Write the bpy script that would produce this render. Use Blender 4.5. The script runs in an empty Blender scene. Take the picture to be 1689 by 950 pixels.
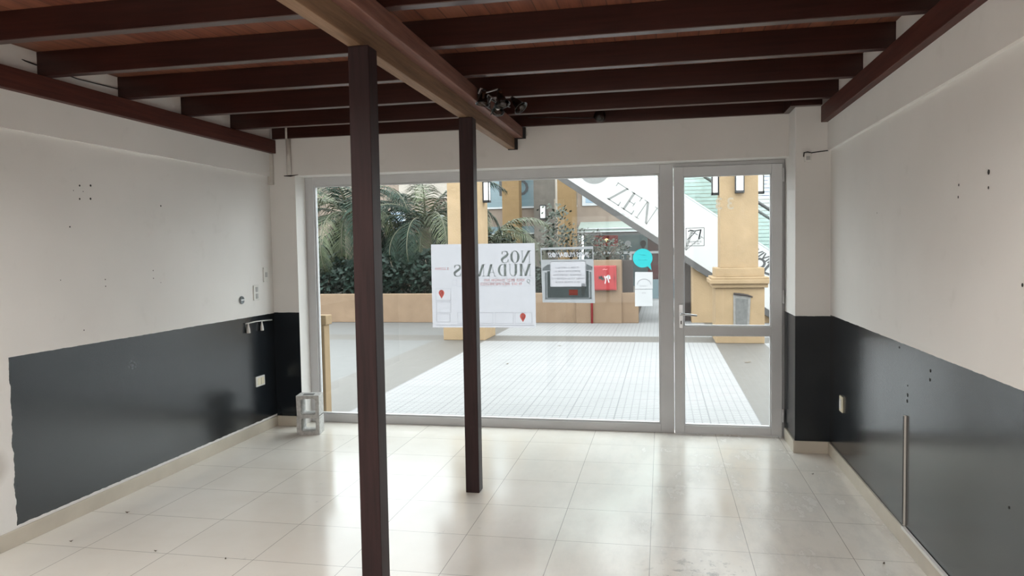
import bpy, bmesh, math, random
from mathutils import Vector, Matrix
C = bpy.context.scene.collection
PI = math.pi
sc = bpy.context.scene

# ------------------------------------------------------------------ camera
cam_data = bpy.data.cameras.new('camera')
cam = bpy.data.objects.new('camera', cam_data); C.objects.link(cam)
YAW, PIT, ROL, F = 0.2005362, 0.0505858, 0.0165732, 1217.5
fw = Vector((-math.sin(YAW)*math.cos(PIT), math.cos(YAW)*math.cos(PIT), -math.sin(PIT)))
rt = Vector((math.cos(YAW), math.sin(YAW), 0)); up = rt.cross(fw)
r2 = rt*math.cos(ROL)-up*math.sin(ROL); u2 = up*math.cos(ROL)+rt*math.sin(ROL)
cam.matrix_world = Matrix(((r2.x, u2.x, -fw.x, 0), (r2.y, u2.y, -fw.y, 0), (r2.z, u2.z, -fw.z, 1.45), (0, 0, 0, 1)))
cam_data.sensor_width = 36; cam_data.lens = 36*F/1689
cam_data.clip_start = 0.02; cam_data.clip_end = 300
sc.camera = cam

# ------------------------------------------------------------------ light
sc.view_settings.view_transform = 'Standard'
sc.view_settings.look = 'None'
sc.view_settings.gamma = 1
sc.view_settings.use_curve_mapping = False
sc.view_settings.exposure = 0.72
w = bpy.data.worlds.new('overcast_sky'); sc.world = w; w.use_nodes = True
nt = w.node_tree; nt.nodes.clear()
out = nt.nodes.new('ShaderNodeOutputWorld'); bg = nt.nodes.new('ShaderNodeBackground')
tc = nt.nodes.new('ShaderNodeTexCoord'); sp = nt.nodes.new('ShaderNodeSeparateXYZ')
cr = nt.nodes.new('ShaderNodeValToRGB')
cr.color_ramp.elements[0].position = 0.0; cr.color_ramp.elements[0].color = (.86, .90, .95, 1)
cr.color_ramp.elements[1].position = 0.8; cr.color_ramp.elements[1].color = (.96, .98, 1, 1)
nt.links.new(tc.outputs['Generated'], sp.inputs[0]); nt.links.new(sp.outputs['Z'], cr.inputs[0])
nt.links.new(cr.outputs[0], bg.inputs[0]); bg.inputs[1].default_value = 4.0
nt.links.new(bg.outputs[0], out.inputs[0])
REAR_PANE_GLOW = 11.0
FILL_PANEL_POWER = 32.0

# ------------------------------------------------------------------ materials
class N:
    def __init__(s, name):
        s.m = bpy.data.materials.new(name); s.m.use_nodes = True
        s.t = s.m.node_tree; s.t.nodes.clear()
        s.out = s.n('ShaderNodeOutputMaterial'); s.tc = s.n('ShaderNodeTexCoord')
    def n(s, k, **kw):
        q = s.t.nodes.new(k)
        for a, b in kw.items(): setattr(q, a, b)
        return q
    def l(s, a, b): s.t.links.new(a, b)
    def val(s, v):
        q = s.n('ShaderNodeValue'); q.outputs[0].default_value = v; return q.outputs[0]
    def math(s, op, a, b=None, c=None):
        q = s.n('ShaderNodeMath', operation=op)
        for i, v in enumerate((a, b, c)):
            if v is None: continue
            if isinstance(v, (int, float)): q.inputs[i].default_value = v
            else: s.l(v, q.inputs[i])
        return q.outputs[0]
    def mix(s, f, a, b):
        q = s.n('ShaderNodeMix', data_type='RGBA')
        for i, v in ((0, f), (6, a), (7, b)):
            if isinstance(v, (int, float)): q.inputs[i].default_value = v
            elif isinstance(v, tuple): q.inputs[i].default_value = (*v[:3], 1)
            else: s.l(v, q.inputs[i])
        return q.outputs[2]
    def pos(s):
        g = s.n('ShaderNodeNewGeometry'); x = s.n('ShaderNodeSeparateXYZ'); s.l(g.outputs['Position'], x.inputs[0])
        return g.outputs['Position'], x.outputs
    def noise(s, vec, scale, detail=4, rough=.55, stretch=None):
        if stretch:
            mp = s.n('ShaderNodeMapping'); mp.inputs['Scale'].default_value = stretch; s.l(vec, mp.inputs[0]); vec = mp.outputs[0]
        q = s.n('ShaderNodeTexNoise'); q.inputs['Scale'].default_value = scale
        q.inputs['Detail'].default_value = detail; q.inputs['Roughness'].default_value = rough
        s.l(vec, q.inputs['Vector']); return q.outputs[0]
    def ramp(s, v, a, b):
        q = s.n('ShaderNodeMapRange'); q.inputs[1].default_value = a; q.inputs[2].default_value = b
        s.l(v, q.inputs[0]); return q.outputs[0]
    def bsdf(s, col, rough=.6, spec=.5, metal=0., bump=None, bs=.2, bd=.01, coat=0):
        b = s.n('ShaderNodeBsdfPrincipled')
        for k, v in (('Base Color', col), ('Roughness', rough), ('Specular IOR Level', spec), ('Metallic', metal), ('Coat Weight', coat)):
            if isinstance(v, (int, float)): b.inputs[k].default_value = v
            elif isinstance(v, tuple): b.inputs[k].default_value = (*v[:3], 1)
            else: s.l(v, b.inputs[k])
        if bump is not None:
            bp = s.n('ShaderNodeBump'); bp.inputs['Strength'].default_value = bs; bp.inputs['Distance'].default_value = bd
            s.l(bump, bp.inputs['Height']); s.l(bp.outputs[0], b.inputs['Normal'])
        s.l(b.outputs[0], s.out.inputs[0]); return b

def plain(name, col, rough=.6, var=.12, scale=12, metal=0., spec=.5, bs=.15):
    q = N(name); p = q.tc.outputs['Object']
    n = q.noise(p, scale)
    c = q.mix(q.ramp(n, .3, .7), tuple(v*(1-var) for v in col), tuple(min(1, v*(1+var)) for v in col))
    q.bsdf(c, rough, spec, metal, bump=n, bs=bs, bd=.003)
    return q.m

def wood(name, a, b, axis, rough=.42):
    q = N(name); p = q.tc.outputs['Object']
    st = {'x': (1.2, 22, 22), 'y': (22, 1.2, 22), 'z': (22, 22, 1.2)}[axis]
    n = q.noise(p, 2.2, 6, .65, st); n2 = q.noise(p, 1.5, 3)
    f = q.math('ADD', q.math('MULTIPLY', n, .75), q.math('MULTIPLY', n2, .25))
    c = q.mix(q.ramp(f, .36, .64), a, b)
    bb_ = q.bsdf(c, rough, .75 if axis == 'x' else .3, bump=n, bs=.25, bd=.002)
    bb_.inputs['Specular Tint'].default_value = (1, .74, .68, 1) if axis != 'z' else (1, .86, .84, 1)
    return q.m

M = {}
M['joist'] = wood('dark_red_stained_timber', (.010, .003, .0025), (.032, .009, .007), 'x', .3)
M['ledger'] = wood('red_stained_ledger_timber', (.045, .013, .010), (.095, .028, .020), 'y', .5)
M['post'] = wood('dark_stained_post_timber', (.012, .007, .008), (.032, .015, .0155), 'z', .5)
M['pine'] = wood('bare_pine_timber', (.15, .090, .052), (.27, .165, .10), 'y', .6)
M['rbeam'] = wood('reddish_beam_timber', (.13, .055, .04), (.25, .125, .095), 'y', .5)

def white_wall(name, side):
    """painted plaster; black gloss enamel dado with its hand-cut edge"""
    q = N(name); p, x = q.pos()
    big = q.noise(p, .9, 3); fine = q.noise(p, 60, 3); mid = q.noise(p, 7, 5)
    c = q.mix(q.ramp(big, .35, .68), (.72, .70, .675), (.79, .77, .745))
    c = q.mix(q.math('MULTIPLY', q.ramp(mid, .62, .8), .2), c, (.5, .48, .44))
    edge = q.math('MULTIPLY', q.math('SUBTRACT', q.noise(p, 14, 3), .5), .007)
    zt = {'left': .957, 'right': .971, 'front': .962, 'back': -1}[side]
    mk = q.math('LESS_THAN', q.math('ADD', x[2], edge), zt)
    if side == 'front':
        mk = q.math('MULTIPLY', mk, q.math('SUBTRACT', 1, q.math('MULTIPLY', q.math('GREATER_THAN', x[1], 5.6905), q.math('LESS_THAN', x[0], -1))))
    if side == 'left':
        e2 = q.math('MULTIPLY', q.math('SUBTRACT', q.noise(p, 9, 3), .5), .05)
        mk = q.math('MULTIPLY', mk, q.math('GREATER_THAN', q.math('ADD', x[1], e2), 3.10))
        mk = q.math('MULTIPLY', mk, q.math('GREATER_THAN', q.math('ADD', x[2], q.math('MULTIPLY', q.noise(p, 20, 3), .012)), .106))
        # handling marks beside the paint
        for (yy, zz, rr) in ((2.98, .42, .10), (3.00, 1.22, .07)):
            d = q.n('ShaderNodeVectorMath', operation='DISTANCE'); q.l(p, d.inputs[0]); d.inputs[1].default_value = (-3.211, yy, zz)
            s_ = q.ramp(q.math('ADD', d.outputs['Value'], q.math('MULTIPLY', mid, .05)), rr+.03, rr-.03)
            c = q.mix(q.math('MULTIPLY', s_, .45), c, (.36, .32, .27))
    # thin pale scuffs on the enamel
    sc1 = q.noise(p, 6, 6, .7, (1, 1, .35))
    scf = q.ramp(sc1, .66, .74)
    if side == 'left':
        d = q.n('ShaderNodeVectorMath', operation='DISTANCE'); q.l(p, d.inputs[0]); d.inputs[1].default_value = (-3.211, 3.98, .78)
        scf = q.math('MAXIMUM', scf, q.math('MULTIPLY', q.ramp(d.outputs['Value'], .07, .01), q.ramp(q.noise(p, 70, 4), .4, .6)))
    blk = q.mix(q.math('MULTIPLY', scf, .25), (.0085, .0115, .015), (.12, .13, .14))
    c = q.mix(mk, c, blk)
    br = q.noise(p, 3.5, 3, .5, (1, 1.0, .6))
    ro = q.math('ADD', q.math('MULTIPLY', mk, -.70 if side != 'left' else -.67), .85)
    ro = q.math('ADD', ro, q.math('MULTIPLY', q.math('MULTIPLY', mk, br), .07))
    hb = q.math('ADD', q.math('MULTIPLY', br, 1.0), q.math('MULTIPLY', fine, .10))
    q.bsdf(c, ro, .68 if side != 'front' else .4, bump=hb, bs=.16, bd=.003)
    return q.m
for s_ in ('left', 'right', 'front', 'back'): M['wall_'+s_] = white_wall('plaster_wall_'+s_, s_)
M['plug'] = plain('dark_wall_hole', (.03, .028, .026), .9)
M['rust'] = plain('rusty_stain', (.22, .19, .16), .9)

def floor_mat():
    q = N('cream_polished_porcelain'); p, x = q.pos()
    T = .463
    def joint(v, o, wd):
        f = q.math('FRACT', q.math('DIVIDE', q.math('ADD', v, 100*T-o), T))
        d = q.math('ABSOLUTE', q.math('SUBTRACT', f, .5))
        return q.math('GREATER_THAN', d, .5-wd/T)
    j = q.math('MAXIMUM', joint(x[0], .40, .0016), joint(x[1], 4.515, .0016))
    cl = q.noise(p, 1.3, 5, .6); st = q.noise(p, 5, 6, .7, (1, .35, 1))
    c = q.mix(q.ramp(cl, .35, .65), (.76, .72, .65), (.83, .80, .74))
    # each tile a touch different
    cx = q.math('FLOOR', q.math('DIVIDE', q.math('ADD', x[0], 100*T-.40), T)); cy = q.math('FLOOR', q.math('DIVIDE', q.math('ADD', x[1], 100*T-4.515), T))
    cb = q.n('ShaderNodeCombineXYZ'); q.l(cx, cb.inputs[0]); q.l(cy, cb.inputs[1])
    wn = q.n('ShaderNodeTexWhiteNoise'); q.l(cb.outputs[0], wn.inputs['Vector'])
    c = q.mix(q.math('MULTIPLY', wn.outputs['Value'], .14), c, (.56, .54, .50))
    # walked-in dust, mostly to the right of the middle
    zone = q.ramp(x[0], -1.2, .2)
    c = q.mix(q.math('MULTIPLY', q.math('MULTIPLY', q.ramp(st, .45, .75), zone), .55), c, (.40, .40, .39))
    c = q.mix(q.math('MULTIPLY', q.ramp(q.noise(p, 11, 6, .75, (1, .5, 1)), .64, .72), .35), c, (.36, .35, .33))
    d = q.n('ShaderNodeVectorMath', operation='DISTANCE'); q.l(p, d.inputs[0]); d.inputs[1].default_value = (.16, 3.32, 0)
    s_ = q.math('MULTIPLY', q.ramp(d.outputs['Value'], .32, .05), q.ramp(q.noise(p, 17, 5, .7), .54, .6))
    c = q.mix(q.math('MULTIPLY', s_, .6), c, (.16, .155, .15))
    c = q.mix(q.math('MULTIPLY', j, .75), c, (.20, .18, .155))
    ro = q.math('ADD', q.math('MULTIPLY', q.ramp(st, .3, .8), q.math('ADD', q.math('MULTIPLY', zone, .20), .06)), .13)
    q.bsdf(c, ro, .22, bump=q.noise(p, 3, 2), bs=.05, bd=.004)
    return q.m
M['floor'] = floor_mat()
M['skirt'] = plain('cream_tile_skirting', (.52, .47, .39), .35, .08, 4)

def ceil_mat():
    q = N('reddish_board_ceiling'); p, x = q.pos()
    f = q.math('FRACT', q.math('DIVIDE', q.math('ADD', x[0], 50.0), .105))
    seam = q.math('GREATER_THAN', q.math('ABSOLUTE', q.math('SUBTRACT', f, .5)), .472)
    n = q.noise(p, 2.0, 6, .65, (16, 1.0, 16))
    bi = q.math('FLOOR', q.math('DIVIDE', q.math('ADD', x[0], 50.0), .105))
    wn = q.n('ShaderNodeTexWhiteNoise', noise_dimensions='1D'); q.l(bi, wn.inputs['W'])
    c = q.mix(q.ramp(n, .35, .65), (.095, .026, .015), (.22, .072, .040))
    c = q.mix(q.math('MULTIPLY', wn.outputs['Value'], .4), c, (.34, .15, .09))
    c = q.mix(q.math('MULTIPLY', seam, .8), c, (.045, .02, .014))
    q.bsdf(c, .5, .4, bump=n, bs=.2, bd=.002)
    return q.m
M['ceiling'] = ceil_mat()
M['alu'] = plain('white_lacquered_aluminium', (.56, .56, .57), .38, .04, 3, spec=.5, bs=.02)
M['alu_in'] = plain('white_lacquered_door_leaf', (.58, .58, .59), .36, .04, 3, bs=.02)
M['steel'] = plain('brushed_steel', (.55, .56, .57), .28, .05, 30, metal=.9)
M['black'] = plain('black_plastic', (.015, .015, .016), .5)
M['iron'] = plain('black_metal', (.012, .012, .014), .6)
M['white_pl'] = plain('white_switch_plastic', (.72, .71, .68), .35, .04)
M['cream_pl'] = plain('yellowed_switch_plastic', (.74, .68, .52), .35, .04)
M['grey_pl'] = plain('grey_metal_box', (.18, .20, .21), .4, .1, metal=.3)
M['socket_grey'] = plain('light_grey_socket_face', (.42, .42, .41), .4)
M['concrete'] = plain('grey_cement_block', (.47, .465, .45), .9, .22, 45, bs=.5)
M['pipe'] = plain('painted_conduit', (.56, .53, .49), .6, .06)

def glass_mat(name, tint=(.93, .96, .95), k=.7):
    q = N(name)
    tr = q.n('ShaderNodeBsdfTransparent'); tr.inputs[0].default_value = (*tint, 1)
    gl = q.n('ShaderNodeBsdfGlossy'); gl.inputs['Roughness'].default_value = .01
    fr = q.n('ShaderNodeFresnel'); fr.inputs[0].default_value = 1.45
    mx = q.n('ShaderNodeMixShader'); q.l(q.math('MULTIPLY', fr.outputs[0], k), mx.inputs[0])
    q.l(tr.outputs[0], mx.inputs[1]); q.l(gl.outputs[0], mx.inputs[2]); q.l(mx.outputs[0], q.out.inputs[0])
    return q.m
M['glass'] = glass_mat('clear_window_glass', k=.45)
M['green_glass'] = glass_mat('green_balustrade_glass', (.93, .975, .96), .8)
M['lamp_glass'] = glass_mat('smoky_glass_shade', (.50, .43, .38), 1.3)

def paper(name, col, tl=.55):
    q = N(name); p = q.tc.outputs['Object']
    n = q.noise(p, 8, 3); c = q.mix(q.ramp(n, .3, .7), tuple(v*.96 for v in col), col)
    d = q.n('ShaderNodeBsdfDiffuse'); t = q.n('ShaderNodeBsdfTranslucent'); q.l(c, d.inputs[0]); q.l(c, t.inputs[0])
    mx = q.n('ShaderNodeMixShader'); mx.inputs[0].default_value = tl
    q.l(d.outputs[0], mx.inputs[1]); q.l(t.outputs[0], mx.inputs[2]); q.l(mx.outputs[0], q.out.inputs[0])
    return q.m
M['paper'] = paper('white_printed_paper', (.50, .49, .52), .75)
M['paper2'] = paper('small_white_paper', (.56, .56, .57), .85)
M['greyprint'] = paper('grey_printed_film', (.36, .365, .38), .75)
M['greyprint2'] = paper('darker_grey_print', (.20, .23, .23), .65)
M['greyprint3'] = paper('pale_grey_print', (.42, .45, .46), .75)
M['print_green'] = paper('dark_green_ink', (.40, .46, .44), .45)
M['print_grey'] = paper('grey_ink', (.42, .42, .46), .5)
M['print_line'] = paper('faint_grey_line_ink', (.40, .40, .44), .6)
M['print_pale'] = paper('pale_map_ink', (0.410, 0.410, 0.422), .65)
M['print_red'] = paper('red_ink', (.85, .22, .18), .5)
M['print_pink'] = paper('pink_ink', (.85, .42, .42), .6)
M['print_white'] = paper('white_ink', (0.418, 0.418, 0.426), .7)
M['cyan'] = paper('cyan_vinyl', (0.050, 0.446, 0.471), .85)
M['cyan_lt'] = paper('pale_cyan_vinyl', (0.154, 0.405, 0.418), .7)
M['vinyl_clear'] = paper('frosted_number_vinyl', (.56, .48, .37), .6)
M['ink'] = paper('black_ink', (0.026, 0.026, 0.031), .3)

def stucco(name, col, var=.14):
    q = N(name); p = q.tc.outputs['Object']
    n = q.noise(p, 3, 6, .7); f = q.noise(p, 50, 4); b = q.noise(p, 1.2, 3)
    c = q.mix(q.ramp(n, .3, .7), tuple(v*(1-var) for v in col), tuple(min(1, v*(1+var*.6)) for v in col))
    c = q.mix(q.math('MULTIPLY', q.ramp(b, .5, .8), .25), c, tuple(v*.78 for v in col))
    q.bsdf(c, .9, .2, bump=f, bs=.5, bd=.006); return q.m
M['ochre'] = stucco('ochre_stucco', (.285, .203, .122))
M['ochre_d'] = stucco('tan_stucco', (.20, .137, .092))
M['ochre_w'] = stucco('deep_ochre_stucco', (.17, .11, .055))
M['tan'] = stucco('pinkish_tan_render', (.21, .165, .135))
M['cream_wall'] = stucco('cream_render', (0.317, 0.282, 0.246), .06)
M['grey_wall'] = stucco('grey_brown_render', (0.132, 0.117, 0.103))
M['brown'] = plain('dark_brown_panel', (0.033, 0.024, 0.022), .6)
M['cement'] = plain('bare_cement', (0.119, 0.117, 0.114), .9, .2, 14, bs=.4)
M['cement_l'] = plain('light_cement_frame', (0.194, 0.185, 0.176), .9, .2, 18, bs=.4)
M['esc_white'] = plain('white_escalator_cladding', (0.370, 0.366, 0.361), .45, .03, 2)
M['esc_ink'] = plain('grey_vinyl_lettering', (0.158, 0.158, 0.154), .6, .05)
M['esc_ink_l'] = plain('pale_grey_vinyl_lettering', (.27, .27, .265), .6, .05)
M['esc_blk'] = plain('charcoal_vinyl_lettering', (0.044, 0.044, 0.046), .6, .05)
M['esc_dark'] = plain('dark_grey_soffit_trim', (0.053, 0.050, 0.049), .6)
M['rubber'] = plain('black_handrail', (.03, .03, .03), .5)
M['steelw'] = plain('pale_steel_treads', (.33, .36, .355), .45, .08)
M['red'] = plain('red_enamel', (0.258, 0.018, 0.022), .4, .1, 6)
M['maroon'] = plain('maroon_cloth', (0.088, 0.009, 0.015), .8)
M['bluegl'] = plain('blue_grey_film', (0.119, 0.167, 0.185), .25, .06, 2)
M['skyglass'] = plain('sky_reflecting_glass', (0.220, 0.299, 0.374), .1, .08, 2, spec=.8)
M['darkgl'] = plain('dark_shop_glass', (0.015, 0.022, 0.024), .12, .2, 2)
M['wframe'] = plain('white_painted_frame', (0.407, 0.413, 0.424), .5, .04)
M['awning'] = plain('pale_green_awning', (0.207, 0.242, 0.220), .6, .06)
M['purple'] = plain('purple_sign_face', (0.044, 0.035, 0.150), .4, .06)
M['leaf'] = plain('dark_palm_leaf', (0.010, 0.022, 0.014), .6, .5, 6, spec=.15)
M['leaf2'] = plain('olive_palm_leaf', (0.048, 0.060, 0.026), .5, .4, 6, spec=.3)
M['rachis'] = plain('pale_palm_rachis', (0.073, 0.073, 0.043), .6)
M['bush'] = plain('deep_green_shrub_leaf', (0.010, 0.022, 0.016), .5, .5, 6, spec=.3)
M['bush2'] = plain('grey_green_leaf', (0.038, 0.049, 0.033), .6, .4, 10)
M['bark'] = plain('grey_bark', (.16, .13, .10), .9, .3, 20, bs=.6)
M['soil'] = plain('dark_soil', (.04, .03, .022), .95)
M['dryleaf'] = plain('dry_brown_leaf', (.09, .065, .04), .8)
def emit(name, col, st):
    q = N(name); e = q.n('ShaderNodeEmission'); n = q.noise(q.tc.outputs['Object'], 3, 1)
    q.l(q.mix(n, col, tuple(v*.9 for v in col)), e.inputs[0]); e.inputs[1].default_value = st; q.l(e.outputs[0], q.out.inputs[0]); return q.m
M['bulb'] = emit('lit_warm_bulb', (1, .66, .25), 2.2)
M['rear_glow'] = emit('glowing_rear_pane', (1, .955, .90), REAR_PANE_GLOW/6.)  # emission stands in for daylight on the added rear panes
M['diffuser'] = plain('white_lamp_diffuser', (.80, .79, .78), .3, .03)

def paving_mat():
    q = N('ribbed_pavement_tiles'); p, x = q.pos()
    def grid(v, o, T, wd):
        f = q.math('FRACT', q.math('DIVIDE', q.math('ADD', v, 200*T-o), T))
        return q.math('GREATER_THAN', q.math('ABSOLUTE', q.math('SUBTRACT', f, .5)), .5-wd/T)
    def band(v, a, b): return q.math('MULTIPLY', q.math('GREATER_THAN', v, a), q.math('LESS_THAN', v, b))
    small = q.math('MAXIMUM', grid(x[0], .79, .0667, .0050), grid(x[1], 11.55, .0667, .0100))
    big = q.math('MAXIMUM', grid(x[0], .79, .40, .006), grid(x[1], 11.55, .40, .010))
    n = q.noise(p, 1.1, 4); n2 = q.noise(p, 7, 5)
    strip = q.math('MAXIMUM', band(x[0], -3.66, -2.82), band(x[0], .79, 1.50))
    strip = q.math('MAXIMUM', strip, band(x[1], 11.55, 12.30))
    leftz = q.math('LESS_THAN', x[0], -3.66)
    c = q.mix(q.ramp(n, .3, .7), (0.200, 0.198, 0.200), (0.226, 0.224, 0.226))
    c = q.mix(q.math('MULTIPLY', small, .8), c, (0.123, 0.123, 0.129))
    c = q.mix(q.math('MULTIPLY', big, .5), c, (0.081, 0.081, 0.086))
    cs = q.mix(q.ramp(n2, .3, .7), (0.074, 0.066, 0.058), (0.086, 0.078, 0.070))
    cs = q.mix(q.math('MULTIPLY', small, .5), cs, (0.096, 0.092, 0.089))
    cl = q.mix(q.ramp(n2, .3, .7), (0.089, 0.088, 0.086), (0.102, 0.100, 0.099))
    cl = q.mix(q.math('MULTIPLY', big, .12), cl, (0.103, 0.100, 0.100))
    c = q.mix(leftz, c, cl)
    c = q.mix(strip, c, cs)
    c = q.mix(q.math('MULTIPLY', q.ramp(n2, .58, .75), .16), c, (0.111, 0.108, 0.103))
    q.bsdf(c, .55, .35, bump=small, bs=.25, bd=-.002)
    return q.m
M['paving'] = paving_mat()

# ------------------------------------------------------------------ mesh helpers
class B:
    def __init__(s): s.bm = bmesh.new()
    def box(s, x0, x1, y0, y1, z0, z1, mi=0):
        vs = [s.bm.verts.new(v) for v in ((x0,y0,z0),(x1,y0,z0),(x1,y1,z0),(x0,y1,z0),(x0,y0,z1),(x1,y0,z1),(x1,y1,z1),(x0,y1,z1))]
        for f in ((0,3,2,1),(4,5,6,7),(0,1,5,4),(1,2,6,5),(2,3,7,6),(3,0,4,7)):
            q = s.bm.faces.new([vs[i] for i in f]); q.material_index = mi
        return s
    def poly(s, pts, mi=0):
        f = s.bm.faces.new([s.bm.verts.new(p) for p in pts]); f.material_index = mi; return s
    def prism(s, pts, d, mi=0):
        """pts: closed outline (3-D), d: extrusion vector"""
        d = Vector(d); a = [s.bm.verts.new(p) for p in pts]; b = [s.bm.verts.new(Vector(p)+d) for p in pts]
        n = len(a); fs = [s.bm.faces.new(a), s.bm.faces.new(b[::-1])]
        for i in range(n): fs.append(s.bm.faces.new([a[i], b[i], b[(i+1) % n], a[(i+1) % n]]))
        for f in fs: f.material_index = mi
        return s
    def tube(s, pts, rad, seg=8, mi=0, cap=True):
        pts = [Vector(p) for p in pts]; n = len(pts)
        rad = rad if isinstance(rad, (list, tuple)) else [rad]*n
        rings = []
        prev = None
        for i, p in enumerate(pts):
            t = (pts[min(i+1, n-1)]-pts[max(i-1, 0)]).normalized()
            if prev is None:
                a = t.orthogonal().normalized()
            else:
                a = (prev-t*prev.dot(t)); a = a.normalized() if a.length > 1e-6 else t.orthogonal().normalized()
            prev = a; b = t.cross(a)
            rings.append([s.bm.verts.new(p+(a*math.cos(2*PI*k/seg)+b*math.sin(2*PI*k/seg))*rad[i]) for k in range(seg)])
        for i in range(n-1):
            for k in range(seg):
                f = s.bm.faces.new([rings[i][k], rings[i][(k+1) % seg], rings[i+1][(k+1) % seg], rings[i+1][k]]); f.material_index = mi; f.smooth = True
        if cap:
            for r_, rv in ((rings[0], True), (rings[-1], False)):
                f = s.bm.faces.new(r_[::-1] if rv else r_); f.material_index = mi
        return s
    def lathe(s, prof, origin, axis, seg=16, mi=0):
        """prof: (radius, height) pairs along axis from origin"""
        o = Vector(origin); ax = Vector(axis).normalized(); a = ax.orthogonal().normalized(); b = ax.cross(a)
        rings = [[s.bm.verts.new(o+ax*h+(a*math.cos(2*PI*k/seg)+b*math.sin(2*PI*k/seg))*max(r, 1e-4)) for k in range(seg)] for r, h in prof]
        for i in range(len(rings)-1):
            for k in range(seg):
                f = s.bm.faces.new([rings[i][k], rings[i][(k+1) % seg], rings[i+1][(k+1) % seg], rings[i+1][k]]); f.material_index = mi; f.smooth = True
        return s
    def disc(s, c, n, r, seg=10, mi=0):
        c = Vector(c); n = Vector(n).normalized(); a = n.orthogonal().normalized(); b = n.cross(a)
        return s.poly([c+(a*math.cos(2*PI*k/seg)+b*math.sin(2*PI*k/seg))*r for k in range(seg)], mi)
    def build(s, name, mat, parent=None, bevel=0., recalc=True, origin=None):
        if recalc: bmesh.ops.recalc_face_normals(s.bm, faces=s.bm.faces)
        vs = s.bm.verts
        if parent is not None: o = Vector(parent['_w'])
        elif origin is not None: o = Vector(origin)
        else:
            xs = [v.co.x for v in vs]; ys = [v.co.y for v in vs]; zs = [v.co.z for v in vs]
            o = Vector(((min(xs)+max(xs))/2, (min(ys)+max(ys))/2, min(zs)))
        for v in vs: v.co -= o
        me = bpy.data.meshes.new(name); s.bm.to_mesh(me); s.bm.free()
        for m in (mat if isinstance(mat, (list, tuple)) else [mat]): me.materials.append(m)
        ob = bpy.data.objects.new(name, me); C.objects.link(ob)
        if parent is not None: ob.parent = parent
        else: ob.location = o
        ob['_w'] = list(o)
        if bevel:
            md = ob.modifiers.new('edge', 'BEVEL'); md.width = bevel; md.segments = 2; md.limit_method = 'ANGLE'; md.angle_limit = math.radians(40)
        return ob
def tag(o, label, cat, group=None, kind=None):
    o['label'] = label; o['category'] = cat
    if group: o['group'] = group
    if kind: o['kind'] = kind
    return o
def thing(name, loc, label, cat, group=None):
    o = bpy.data.objects.new(name, None); C.objects.link(o); o.location = loc; o['_w'] = list(loc); o.empty_display_size = .1
    return tag(o, label, cat, group)
def struct(name, b, mat, bevel=0.):
    o = b.build(name, mat, None, bevel); o['kind'] = 'structure'; return o

# lettering: didone strokes in a box of height 1
def ring(cx, cy, rx, ry, ix, iy, a0=0, a1=360, n=26):
    q = []
    for k in range(n):
        t0 = math.radians(a0+(a1-a0)*k/n); t1 = math.radians(a0+(a1-a0)*(k+1)/n)
        q.append([(cx+rx*math.cos(t0), cy+ry*math.sin(t0)), (cx+rx*math.cos(t1), cy+ry*math.sin(t1)),
                  (cx+ix*math.cos(t1), cy+iy*math.sin(t1)), (cx+ix*math.cos(t0), cy+iy*math.sin(t0))])
    return q
def bar(x0, y0, x1, y1, wd): # horizontal-width stroke (vertical or diagonal)
    return [(x0-wd/2, y0), (x0+wd/2, y0), (x1+wd/2, y1), (x1-wd/2, y1)]
def rec(x0, y0, x1, y1): return [(x0, y0), (x1, y0), (x1, y1), (x0, y1)]
def curve_s(tk=.2, tn=.05):
    P = [(.60, .78), (.52, .93), (.36, .975), (.20, .93), (.13, .76), (.22, .60), (.40, .48), (.57, .36), (.62, .22), (.54, .07), (.36, .025), (.18, .07), (.08, .24)]
    W = [tn, tn, tn, .10, .16, tk, tk, tk, .16, .10, tn, tn, tn]
    pts = []
    for i in range(len(P)-1):
        p0 = P[max(i-1, 0)]; p1 = P[i]; p2 = P[i+1]; p3 = P[min(i+2, len(P)-1)]
        for k in range(4):
            t = k/4
            pts.append(tuple(.5*((2*p1[j])+(-p0[j]+p2[j])*t+(2*p0[j]-5*p1[j]+4*p2[j]-p3[j])*t*t+(-p0[j]+3*p1[j]-3*p2[j]+p3[j])*t**3) for j in (0, 1))+(W[i]*(1-t)+W[i+1]*t,))
    pts.append((*P[-1], W[-1])); q = []
    L = []
    for i, (x, y, wd) in enumerate(pts):
        a = pts[max(i-1, 0)]; b = pts[min(i+1, len(pts)-1)]
        dx, dy = b[0]-a[0], b[1]-a[1]; l = math.hypot(dx, dy) or 1
        L.append(((x-dy/l*wd/2, y+dx/l*wd/2), (x+dy/l*wd/2, y-dx/l*wd/2)))
    for a, b in zip(L, L[1:]): q.append([a[0], b[0], b[1], a[1]])
    return q+[rec(.575, .70, .625, .97), rec(.06, .03, .11, .30)]
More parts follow.
